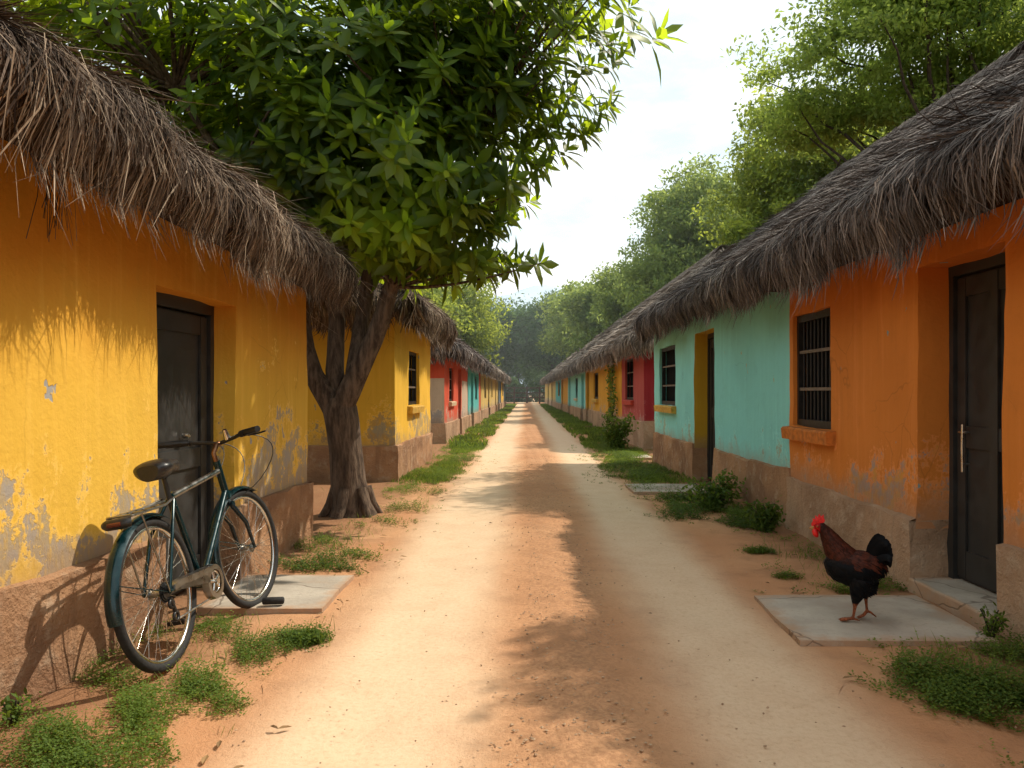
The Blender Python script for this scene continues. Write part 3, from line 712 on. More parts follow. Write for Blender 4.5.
# ------------------------------------------------------------------ the big broad-leaved tree
def big_tree():
    rng = np.random.default_rng(21)
    base = np.array([-1.86, 8.3, 0])
    root = empty('broadleaf_tree', base, 0, 'big dark glossy leaved tree with forked trunk beside the yellow house', 'tree')
    tr = MB()
    tp = np.array([(.02, 0, -.15), (.01, 0, .0), (0, 0, .10), (-.03, 0, .35), (-.06, 0, .7), (-.09, 0, .95), (-.12, 0, 1.12), (-.13, 0, 1.24)])
    tr.tube(tp, [.30, .26, .215, .185, .172, .178, .18, .14], 18)
    for a in range(6):                                # root flare
        an = a*1.05+.3; d = np.array([math.cos(an), math.sin(an), 0])
        tr.tube([d*.15+np.array([0, 0, .28]), d*.215+np.array([0, 0, .1]), d*.32+np.array([0, 0, -.03])], [.07, .06, .03], 8)
    limbs = [[(-.13, 0, 1.05), (-.36, .0, 1.42), (-.52, .05, 1.85), (-.58, .1, 2.6), (-.8, .2, 3.6), (-1.0, .3, 4.8)],
             [(-.12, 0, 1.1), (.08, -.05, 1.5), (.30, -.1, 1.95), (.46, -.15, 2.4), (.72, -.3, 3.0), (1.2, -.5, 3.8)],
             [(.02, -.03, 1.4), (.06, .1, 1.9), (.14, .2, 2.5), (.2, .3, 3.3), (.4, .3, 4.2), (.6, .2, 5.2)],
             [(-.16, .05, 1.15), (-.20, .12, 1.6), (-.20, .18, 2.2), (-.5, .5, 3.3), (-1.2, .8, 4.4), (-2.2, 1., 5.2)],
             [(-.52, .0, 1.8), (-.75, -.2, 2.5), (-1.0, -.4, 3.3), (-1.6, -.6, 4.3)]]
    rad = [[.13, .105, .09, .075, .055, .03], [.14, .115, .10, .085, .065, .035], [.09, .085, .075, .06, .05, .03], [.12, .095, .085, .07, .05, .03], [.06, .06, .05, .03]]
    for l, r in zip(limbs, rad):
        l = np.array(l, float); t = np.linspace(0, len(l)-1, len(l)*3)
        pts = np.stack([np.interp(t, range(len(l)), l[:, k]) for k in range(3)], 1); pts[1:-1] = (pts[:-2]+2*pts[1:-1]+pts[2:])/4
        pts += wob(pts, .02, 1.5, 1); tr.tube(pts, np.interp(t, range(len(r)), r), 10)
    # crown volumes (relative to the base)
    E = [((-1.0, .5, 4.9), (2.5, 2.2, 1.9), 1.0), ((.9, -.5, 3.9), (1.25, 1.2, 1.15), .55), ((.7, -.3, 2.75), (1.0, .9, .55), .34), ((1.6, -.9, 4.75), (1.2, 1.0, .95), .40),
         ((-2.7, -.2, 5.3), (1.7, 1.6, 1.5), .55), ((-.5, .4, 3.0), (1.3, 1.3, .8), .45), ((.1, -.9, 4.2), (1.3, .9, 1.3), .45), ((-2.2, .6, 3.7), (1.4, 1.4, 1.0), .45), ((1.2, .0, 5.7), (1.2, 1.3, .8), .3)]
    w = np.array([e[2] for e in E]); w /= w.sum(); cr = MB(); allP = []
    for n, rlo, rhi, nl, l0, l1, tb in ((2600, .2, .86, 8, .15, .21, -.28), (1650, .80, 1.10, 11, .19, .27, .0), (170, 1.04, 1.16, 12, .25, .33, .22)):  # inner whorls tinted darker: the crown's shade is put into the leaf colour
        ei = rng.choice(len(E), n, p=w); cen = np.array([e[0] for e in E])[ei]; rr = np.array([e[1] for e in E])[ei]
        d = unit(rng.normal(size=(n, 3))); rad_ = rng.uniform(rlo, rhi, n)
        lum = 1+.15*np.sin(6*d[:, 0]+ei)+.13*np.sin(7*d[:, 2]+5*d[:, 1]+2*ei)
        P = cen+d*rr*(rad_*lum)[:, None]
        P = P[(P[:, 2] > 2.52) & ~((P[:, 2] < 2.75) & (P[:, 0] < .35))]; out = unit(P-np.array([-.4, .1, 3.6])); n = len(P); allP.append(P)
        ax = unit(out*.8+np.array([.1, -.15, .45])+rng.normal(0, .22, (n, 3)))
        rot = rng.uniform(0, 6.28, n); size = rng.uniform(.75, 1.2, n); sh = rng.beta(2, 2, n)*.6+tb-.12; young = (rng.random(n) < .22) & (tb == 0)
        a1 = unit(np.cross(ax, rng.normal(size=(n, 3)))); a2 = np.cross(ax, a1)
        for k in range(nl):
            ph = rot+k*2.4+rng.normal(0, .15, n); el = np.interp(k, [0, nl-1], [1.05, -.2])+rng.normal(0, .13, n)
            radl = np.cos(ph)[:, None]*a1+np.sin(ph)[:, None]*a2
            dr = unit(np.cos(el)[:, None]*radl+np.sin(el)[:, None]*ax+np.array([0, 0, -.12])); nm = unit(np.sin(-el)[:, None]*radl+np.cos(el)[:, None]*ax)
            ln = size*rng.uniform(l0, l1, n)*np.interp(k, [0, 3, nl-1], [.6, .95, 1.05]); wd = ln*rng.uniform(.32, .40, n)
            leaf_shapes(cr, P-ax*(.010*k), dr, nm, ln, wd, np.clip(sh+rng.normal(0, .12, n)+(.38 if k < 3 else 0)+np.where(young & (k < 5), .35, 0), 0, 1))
    P = np.concatenate(allP); n = len(P)
    # twigs that carry the rosettes
    anchors = np.concatenate([np.array(l)[2:] for l in limbs])
    for i in rng.choice(n, 420, replace=False):
        dd = np.linalg.norm(anchors-P[i], axis=1)+np.maximum(0, anchors[:, 2]-P[i][2])*1.0; a = anchors[dd.argmin()]
        L = np.linalg.norm(P[i]-a); mid = (a+P[i])/2+rng.normal(0, .12, 3)*L*.5+np.array([0, 0, -.04*L])
        tr.tube(bez(a, mid, P[i], 5), np.linspace(.012+.008*L, .005, 5), 5, cap=False)
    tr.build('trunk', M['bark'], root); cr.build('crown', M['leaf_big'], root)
big_tree()

# ------------------------------------------------------------------ other trees
TG = 'trees behind the houses'
def tree(label, base, E, nclump, per, lsize, mat, seed, trunk_h=None, trunk_r=.2, cs=.35, flat=.6, nbr=40, lean=(0, 0), bark='bark2', name='leafy_tree', group=TG, up=.5):
    rng = np.random.default_rng(seed); base = np.array(base, float)
    root = empty(name, base, 0, label, 'tree', group)
    cen = np.array([e[0] for e in E], float); rr = np.array([e[1] for e in E], float)
    vol = rr.prod(1)**.8; w = vol/vol.sum()
    ei = rng.choice(len(E), nclump, p=w); d = unit(rng.normal(size=(nclump, 3)))
    r_ = rng.uniform(.15, 1, nclump)**.45; lum = 1+.16*np.sin(5*d[:, 0]+ei*1.3+seed)+.14*np.sin(7*d[:, 2]+5*d[:, 1]+2*ei)
    Cc = cen[ei]+d*rr[ei]*(r_*lum)[:, None]
    c_sz = cs*rng.uniform(.6, 1.35, nclump); m = nclump*per
    ci = np.repeat(np.arange(nclump), per)
    pos = Cc[ci]+np.clip(rng.normal(0, 1, (m, 3)), -1.6, 1.6)*np.array([1, 1, flat])*c_sz[ci][:, None]*.55
    dr = unit(rng.normal(size=(m, 3))+np.array([0, 0, -.25])); nm = unit(rng.normal(size=(m, 3))+np.array([0, 0, up*2]))
    cr = MB(); ct = np.clip(rng.beta(2, 2, nclump)[ci]*.7+rng.random(m)*.3, 0, 1)
    leaf_cards(cr, pos, dr, nm, lsize*rng.uniform(.7, 1.4, m), lsize*.5*rng.uniform(.7, 1.3, m), ct)
    cr.build('crown', M[mat], root)
    tr = MB(); zc = cen[:, 2].mean() if trunk_h is None else trunk_h
    top = np.array([lean[0], lean[1], zc]); tp = bez((0, 0, -.2), (lean[0]*.2, lean[1]*.2, zc*.5), top, 9); tp[1:-1] += wob(tp[1:-1], .04*trunk_r/.2, .6, seed)
    tr.tube(tp, np.linspace(trunk_r*1.2, trunk_r*.45, 9), 10)
    for i in rng.choice(nclump, min(nbr, nclump), replace=False):
        k = rng.integers(4, 9); a = tp[k]; b = Cc[i]
        if b[2] < a[2]-1: a = tp[4]
        L = np.linalg.norm(b-a); mid = (a+b)/2+rng.normal(0, .12, 3)*L+np.array([0, 0, .12*L])
        pts = bez(a, mid, b, 9); pts[1:-1] += rng.normal(0, .02*L, (7, 3))*.6
        tr.tube(pts, np.linspace(min(trunk_r*.5, .010*L+.014), .008, 9), 6, cap=False)
    tr.build('trunk', M[bark], root)
    return root
tree('tall feathery tree with dark spreading branches above the orange house', (7.6, 13.5, 0),
     [((-.3, 0, 7.2), (2.8, 2.6, 1.0)), ((1.6, -.4, 5.6), (1.9, 2, .9)), ((-1.4, -.8, 8.2), (1.6, 1.4, .8)), ((1.2, 1, 8.8), (2.4, 2, 1.0)), ((-2.4, .6, 6.2), (1.1, 1, .5)), ((3.5, 0, 7.3), (2, 2, 1.3)), ((.2, 0, 6.2), (1.6, 2, .8))],
     980, 125, .098, 'leaf_a', 31, trunk_h=6.6, trunk_r=.24, cs=.42, flat=.35, nbr=90, lean=(.2, .2), name='feathery_tree')
tree('unseen leafy tree over the near end of the orange roof, shading the road', (7.0, 5.4, 0),  # crown placed out of view and shaped to throw leafy shade on the road
     [((-1.95, .45, 6.5), (.6, 1.0, .5)), ((1.3, -.2, 7.2), (1.6, 1.4, 1.1))],
     300, 90, .08, 'leaf_a', 32, trunk_h=6.2, trunk_r=.2, cs=.36, flat=.4, nbr=50, lean=(-.4, 0), name='feathery_tree')
tree('yellowish green tree behind the turquoise house roof', (8.6, 22, 0),
     [((-.4, 0, 6.2), (2.7, 2.5, 2.1)), ((-1.4, -.5, 8.0), (1.5, 1.5, 1.2)), ((1.6, .4, 8.2), (2.2, 2, 1.5)), ((-1.9, 0, 5.0), (1.3, 1.6, 1.2)), ((2.8, 0, 5.8), (1.8, 2, 1.7))],
     900, 105, .14, 'leaf_b', 33, trunk_h=6., trunk_r=.2, cs=.5, flat=.5, nbr=60)
tree('rounded hazy tree with dark trunk behind the rose red house', (8.4, 37, 0),
     [((0, 0, 9.2), (3., 3, 2.6)), ((-1.2, 0, 6.6), (2.8, 3, 1.8)), ((2.2, 0, 7.6), (2.4, 2.6, 2.2))],
     760, 95, .205, 'leaf_c', 34, trunk_h=8.5, trunk_r=.26, cs=.75, flat=.55, nbr=60)
tree('low spreading tree behind the ochre house roof', (7.6, 44, 0),
     [((0, 0, 5.5), (3.2, 3, 2.4)), ((-1.6, 0, 7.0), (2., 2, 1.5)), ((2.5, 0, 6), (2.4, 2.4, 2.2))],
     620, 80, .21, 'leaf_c', 35, trunk_h=5, trunk_r=.24, cs=.75, flat=.55, nbr=40)
tree('hazy green tree behind the middle of the right row', (6.6, 55, 0),
     [((0, 0, 6.2), (3.2, 3.2, 2.8)), ((-1.8, 0, 7.6), (1.9, 2, 1.6)), ((2.8, 0, 7.4), (2.6, 2.6, 2.3))],
     540, 50, .32, 'leaf_c', 36, trunk_h=6, trunk_r=.25, cs=.85, flat=.6, nbr=36)
tree('hazy tree with a pale crown behind the far amber house', (5.4, 68, 0),
     [((0, 0, 7), (3.3, 3.3, 3.4)), ((-1.5, 0, 8.6), (2.2, 2.2, 1.8)), ((3, 0, 7), (2.8, 2.8, 3.0))],
     420, 44, .32, 'leaf_c', 37, trunk_h=6, trunk_r=.26, cs=1.0, flat=.6, nbr=30)
tree('dark shady tree hanging over the far end of the road', (3.0, 90, 0),
     [((-.6, 0, 8.2), (3.4, 3.5, 4.2)), ((2.5, 0, 7), (3.2, 3.2, 4.2)), ((-2.4, 0, 7.2), (2.2, 2.4, 3.6))],
     520, 40, .40, 'leaf_d', 38, trunk_h=7, trunk_r=.35, cs=1.1, flat=.7, nbr=30)
tree('dark shady tree left of the far end of the road', (-5.0, 92, 0),
     [((0, 0, 7), (4.0, 3.5, 4.4)), ((3, 0, 8), (2.4, 3, 3.6))],
     460, 40, .40, 'leaf_d', 39, trunk_h=7, trunk_r=.35, cs=1.1, flat=.7, nbr=30)
tree('bright green tree behind the red house of the left row', (-6.6, 31, 0),
     [((0, 0, 5.2), (3.0, 3, 2.6)), ((2.0, 0, 4.9), (1.9, 2.2, 2.0)), ((-2.5, 0, 6), (2.5, 2.5, 2.3))],
     520, 50, .17, 'leaf_b', 40, trunk_h=5, trunk_r=.2, cs=.6, flat=.6, nbr=40)
tree('bright green tree behind the cream house of the left row', (-6.0, 47, 0),
     [((0, 0, 6.2), (3.4, 3.2, 3.2)), ((2.6, 0, 5.6), (1.9, 2.2, 2.4))],
     480, 46, .23, 'leaf_b', 41, trunk_h=5, trunk_r=.24, cs=.8, flat=.6, nbr=40)
tree('dark bushy tree behind the house by the big trunk', (-7.0, 17, 0),
     [((0, 0, 4.6), (2.8, 2.6, 2.4)), ((2.2, 0, 3.9), (1.6, 1.8, 1.3)), ((-2.6, -1, 5.4), (2.5, 2.4, 2.4))],
     520, 50, .15, 'leaf_a', 42, trunk_h=4, trunk_r=.22, cs=.5, flat=.6, nbr=40)
for i, (x, y, l) in enumerate([(-1.2, 108, 'dark distant tree closing the view down the road'), (7.5, 112, 'dark distant tree far right beyond the road end'), (-9.5, 110, 'dark distant tree far left beyond the road end')]):
    tree(l, (x, y, 0), [((0, 0, 8), (4.5, 3.5, 5)), ((2.5, 0, 6.5), (3.5, 3, 3.8)), ((-2.5, 0, 6.5), (3.5, 3, 3.8))], 420, 36, .5, 'leaf_d', 50+i, trunk_h=7, trunk_r=.35, cs=1.3, flat=.7, nbr=20)

# hill far behind, the haze put into its pale blue colour
V, F = grid_sheet(np.linspace(-420, 520, 60), np.linspace(820, 1300, 24),
                  lambda X, Y: 138*np.exp(-((X-25)/150)**2)*np.clip(np.sin((Y-820)/480*np.pi), 0, 1)**.7+80*np.exp(-((X+230)/160)**2)*np.sin((Y-820)/480*np.pi)+5*np.sin(X*.05+Y*.03)-3)
mb = MB(); mb.add(V, F, smooth=True); M['hill'] = mat_simple('hazy_hill', (.42, .52, .60), .95, 0, .05, .06, 0, .02)
tag(mb.build('hill', M['hill']), 'pale blue hazy hill', kind='structure')

hd = MB(); rg = np.random.default_rng(8); m = 26000
pos = np.stack([rg.uniform(-16, 16, m), rg.normal(0, .6, m), rg.uniform(0, 4.2, m)], 1); pos[:, 2] *= .8+.2*np.sin(pos[:, 0]*1.3)+.15*np.sin(pos[:, 0]*3.1)
leaf_cards(hd, pos, unit(rg.normal(size=(m, 3))), unit(rg.normal(size=(m, 3))+np.array([0, 0, .6])), rg.uniform(.2, .5, m), rg.uniform(.1, .25, m), rg.random(m))
tag(hd.build('hedge', M['leaf_d'], None, (0, 101, 0)), 'dark overgrown hedge behind the gate at the end of the road', 'hedge')
# ------------------------------------------------------------------ gate at the end of the road
g = empty('wooden_gate', (0, 86, 0), 0, 'dark post and rail gate under the trees closing the road', 'gate')
for x in (-2.6, -1.3, .1, 1.5, 2.6):
    mb = MB(); mb.tube([(x, 0, -.1), (x+.02, 0, .9), (x, 0, 1.9)], [.09, .085, .075], 8); mb.build('post', M['browndoor'], g)
for z in (.7, 1.2, 1.75):
    mb = MB(); mb.box((-2.62, -.14, z-.05), (2.62, -.092, z+.05)); mb.build('rail', M['browndoor'], g)

# ------------------------------------------------------------------ ground cover
cov = MB(); rng = np.random.default_rng(77)
def sprigs(cx, cy, rx, ry, n, h, ls, spread=.03, nl=8, tilt=0, thr=.35, dark=0.):
    """low leafy ground cover inside an uneven patch"""
    a = rng.uniform(0, 6.283, n); r = rng.uniform(0, 1, n)**.55*np.where(rng.random(n) < .16, 1.7, 1.05)
    x = rx*r*np.cos(a); y = ry*r*np.sin(a); ct, s_ = math.cos(tilt), math.sin(tilt); x, y = x*ct-y*s_, x*s_+y*ct
    x += cx; y += cy
    dens = .5+.5*(np.sin(5.1*x+3*y+cx)*np.sin(4.3*y-2.1*x+cy))+.25*np.sin(17*x+13*y)
    k = rng.uniform(0, 1, n) < np.clip((dens-thr*np.minimum(r, 1.1))*1.5, 0, 1)
    x, y, r = x[k], y[k], r[k]; hh = h*np.clip(1-.62*r, .22, 1)*rng.uniform(.35, 1.15, len(x))
    m = len(x); ln0 = rng.normal(0, .5, (m, 2)); shade = rng.beta(2, 2, m)
    for j in range(nl):
        q = (j+.6)/nl; ph = j*2.4+rng.uniform(0, 6.28, m)
        pos = np.stack([x+ln0[:, 0]*hh*q+np.cos(ph)*spread*rng.uniform(0, .6, m), y+ln0[:, 1]*hh*q+np.sin(ph)*spread*rng.uniform(0, .6, m), .006+gz(x, y)+hh*q], 1)
        d = unit(np.stack([np.cos(ph), np.sin(ph), rng.uniform(-.1, .8, m)], 1)); nm = unit(np.stack([rng.normal(0, .4, m), rng.normal(0, .4, m), np.ones(m)], 1))
        leaf_cards(cov, pos, d, nm, ls*rng.uniform(.6, 1.3, m), ls*.62*rng.uniform(.7, 1.2, m), np.clip(shade*.6+.4*q+rng.normal(0, .1, m)-dark, 0, 1))
def blades(x0, x1, y0, y1, n, h, w, thr=.5):
    x = rng.uniform(x0, x1, n); y = rng.uniform(y0, y1, n)
    dens = .5+.3*np.sin(2.1*x+.9*y)+.3*np.sin(1.3*y-3*x)+.2*np.sin(5*y+4*x)
    fx = 1-np.abs((x-(x0+x1)/2)/((x1-x0)/2)); dens = dens+.35*np.sin(1.1*y+7*x+2)*np.sin(.7*y-3.1*x); k = rng.uniform(0, 1, n) < np.clip((dens+fx*.8-thr-.25)*1.1, 0, 1)
    x, y = x[k], y[k]; m = len(x); a = rng.uniform(0, 6.28, m)
    d = unit(np.stack([np.cos(a)*.6, np.sin(a)*.6, np.ones(m)], 1)); nm = np.stack([-np.sin(a), np.cos(a), np.zeros(m)], 1); nm = unit(np.cross(d, nm))
    leaf_cards(cov, np.stack([x, y, gz(x, y)], 1), d, nm, h*rng.uniform(.5, 1.3, m), np.full(m, w), rng.random(m))
# near left: in front of and under the bicycle
for c in [(-1.72, 2.78, .26, .42, 700), (-1.58, 3.15, .22, .28, 520), (-1.80, 3.42, .16, .22, 200), (-1.46, 3.62, .17, .26, 420), (-1.32, 3.95, .16, .24, 330), (-1.62, 4.2, .2, .3, 300), (-1.95, 2.95, .12, .3, 160), (-1.68, 2.98, .30, .30, 800), (-1.42, 2.66, .2, .2, 330),
          (-1.36, 2.80, .10, .10, 70), (-1.22, 3.22, .07, .08, 60), (-1.38, 3.36, .10, .09, 70), (-1.98, 3.9, .1, .5, 160)]:
    sprigs(*c[:4], int(c[4]*2.0), .10, .0135)
# left of the road, past the slab
for c in [(-1.55, 5.95, .42, .36, 900), (-1.72, 6.5, .2, .4, 300), (-1.1, 5.75, .22, .2, 160), (-1.35, 7.6, .3, .3, 260), (-1.25, 8.6, .3, .5, 320), (-1.45, 10.2, .4, .8, 800), (-1.4, 12.2, .45, 1.2, 2000), (-1.35, 14.6, .5, 1.6, 2400), (-1.4, 18, .5, 2.2, 2600)]:
    sprigs(*c[:4], int(c[4]*1.5), .11, .018)
# right: by the rooster and near the orange door
for c in [(2.05, 3.45, .34, .34, 1400), (2.32, 3.62, .22, .3, 700), (2.3, 2.95, .4, .36, 1500), (1.78, 3.5, .16, .18, 260), (1.72, 3.22, .07, .08, 40), (1.98, 3.2, .26, .26, 1100), (2.15, 2.85, .3, .25, 700), (2.45, 3.95, .1, .16, 120)]:
    sprigs(*c[:4], int(c[4]*1.9), .17, .0165, dark=.1)
for c in [(1.98, 5.1, .3, .14, 460), (2.35, 5.3, .16, .35, 260), (1.85, 5.75, .10, .10, 60), (2.3, 6.4, .14, .6, 260)]:
    sprigs(*c[:4], int(c[4]*1.6), .09, .017, dark=.1)
for c in [(2.0, 8.6, .42, .75, 1500), (2.2, 7.8, .26, .5, 700), (1.7, 8.2, .3, .4, 420), (1.7, 9.3, .3, .3, 400), (1.75, 11.8, .55, .9, 2400), (1.8, 13.2, .55, 1.0, 2400), (1.9, 15.2, .6, 1.2, 2400), (1.95, 17.5, .6, 1.4, 2400), (1.55, 10.2, .2, .6, 160)]:
    sprigs(*c[:4], int(c[4]*1.3), .14, .024, dark=.08)
blades(-1.95, -.95, 11, 22, 16000, .08, .012, .4); blades(-1.95, -.95, 18, 80, 26000, .15, .035, .2)
blades(1.35, 2.5, 11, 24, 16000, .09, .014, .4); blades(1.35, 2.55, 20, 80, 28000, .16, .04, .2)
blades(-6.5, -2.2, 7.2, 11, 900, .1, .01, .9)
for b in ((-2.0, -1.3, 2.4, 4.4, 900), (-1.95, -1.0, 5.5, 7.2, 700), (1.7, 2.55, 2.6, 4.0, 900), (1.8, 2.5, 5., 6.8, 500), (1.5, 2.4, 7, 10.5, 1100), (-2, -1, 7, 11, 800)): blades(*b, .10, .004, .62)
tag(cov.build('grass', M['grass']), 'low green weeds and grass along the walls and verges', 'grass', kind='stuff')

def bush(label, x, y, h, r, n, ls, mat='grass', name='leafy_bush', stems=7, seed=1, group='bushes against the right hand houses'):
    rg = np.random.default_rng(seed); root = empty(name, (x, y, 0), 0, label, 'bush', group)
    st = MB(); lf = MB()
    for i in range(stems):
        a = rg.uniform(0, 6.28); rr = r*rg.uniform(.3, 1); hh = h*rg.uniform(.5, 1)*(1-.3*rr/r)
        e = np.array([math.cos(a)*rr, math.sin(a)*rr, hh]); p = bez((0, 0, -.03), (e[0]*.3, e[1]*.3, hh*.7), e, 7)
        st.tube(p, np.linspace(.008, .003, 7), 5)
        m = n//stems; t = rg.uniform(.12, 1, m); pos = np.stack([np.interp(t, np.linspace(0, 1, 7), p[:, k]) for k in range(3)], 1)
        pos += rg.normal(0, r*.17, (m, 3))*np.array([1, 1, .6]); pos[:, 2] = np.abs(pos[:, 2])+.01
        d = unit(rg.normal(size=(m, 3))+np.array([0, 0, .2])); nm = unit(rg.normal(0, .5, (m, 3))+np.array([0, 0, 1]))
        leaf_shapes(lf, pos, d, nm, ls*rg.uniform(.6, 1.3, m), ls*.55*rg.uniform(.7, 1.2, m), np.clip(rg.beta(2, 2, m)*.7+t*.2, 0, 1))
    st.build('stem', M['bark2'], root); lf.build('foliage', M[mat], root); return root
bush('small round leafy bush at the foot of the orange wall', 2.24, 7.25, .33, .20, 700, .05, seed=2)
bush('wide low bush in front of the turquoise wall', 2.08, 8.75, .42, .40, 1300, .055, seed=3, stems=12)
bush('tall weedy bush on the verge before the rose red house', 2.02, 17.3, .95, .45, 1500, .085, seed=4, stems=12)
bush('short weed sprouting at the orange doorstep corner', 2.42, 4.06, .24, .10, 200, .03, seed=5, stems=5)
bush('tiny leafy seedling at the base of the near yellow wall', -2.0, 3.05, .16, .09, 110, .03, seed=6, stems=5, group='seedlings by the yellow wall')
# climbing vine on the ochre wall
vr = empty('climbing_vine', (2.55, 22.3, 0), 0, 'climbing vine with dark leaves on the ochre wall by the rose red house', 'vine')
st = MB(); lf = MB(); rg = np.random.default_rng(9)
p = np.array([(0, 0, 0), (-.04, .3, .6), (-.04, -.1, 1.1), (-.05, .35, 1.6), (-.05, .2, 2.1)]); st.tube(p, .014, 5)
for k in range(4):
    m = 110; c = p[k+1]; pos = c+rg.normal(0, 1, (m, 3))*np.array([.06, .3, .16]); pos[:, 0] = -np.abs(pos[:, 0])-.02
    leaf_shapes(lf, pos, unit(rg.normal(size=(m, 3))+np.array([-.3, 0, -.4])), unit(rg.normal(0, .5, (m, 3))+np.array([-1, 0, .4])), np.full(m, .1), np.full(m, .06), rg.random(m))
st.build('stem', M['bark2'], vr); lf.build('foliage', M['grass'], vr)
# single weeds out on the bare earth
def weed(label, x, y, r, h, n, seed):
    global cov, rng
    keep, kr = cov, rng; cov = MB(); rng = np.random.default_rng(seed)
    sprigs(x, y, r*1.1, r*.7, int(n*1.5), h*1.2, .016, thr=.45); blades(x-r, x+r, y-r, y+r, int(n*.15), h*1.3, .003, .2)
    lo = cov; cov, rng = keep, kr
    for k in range(len(lo.v)): lo.v[k] = lo.v[k]-np.array([x, y, 0])
    tag(lo.build('weed_tuft', M['grass'], None, (x, y, 0)), label, 'weed', 'lone weed tufts on the bare earth')
weed('round weed tuft on bare earth right of the bicycle rear wheel', -1.12, 4.06, .13, .085, 420, 1)
weed('tiny weed tuft alone on the earth nearest the road at lower left', -1.16, 2.95, .05, .05, 60, 2)
weed('small weed tuft on bare earth left of the round bush', 1.90, 6.3, .12, .05, 200, 3)
weed('small weed tuft on bare earth between bush and rooster slab', 1.83, 5.45, .1, .05, 150, 4)
weed('tiny green sprout in the right wheel track of the road', .36, 3.02, .03, .03, 30, 5)

# ------------------------------------------------------------------ bicycle
M['teal_paint'] = mat_simple('teal_bike_enamel', (.003, .023, .027), .22, .3, .6, .2)
M['dark_paint'] = mat_simple('dark_bike_enamel', (.010, .022, .028), .25, .3, .6, .2)
M['rubber'] = mat_simple('tyre_rubber', (.020, .019, .018), .75, 0, .3, .3, .2, 60)
M['chrome'] = mat_simple('bike_chrome', (.62, .60, .56), .22, 1., .5, .1)
M['alloy'] = mat_simple('dull_alloy', (.33, .325, .31), .32, 1.0, .5, .15)
M['blackp'] = mat_simple('black_plastic', (.012, .012, .012), .4, 0, .5, .2)
M['leather'] = mat_simple('black_saddle', (.014, .013, .013), .38, 0, .5, .2, .1, 80)
M['brass'] = mat_simple('brown_brass', (.20, .10, .05), .35, .8, .5, .2)
M['redlens'] = mat_simple('red_lens', (.10, .02, .012), .2, 0, .5)
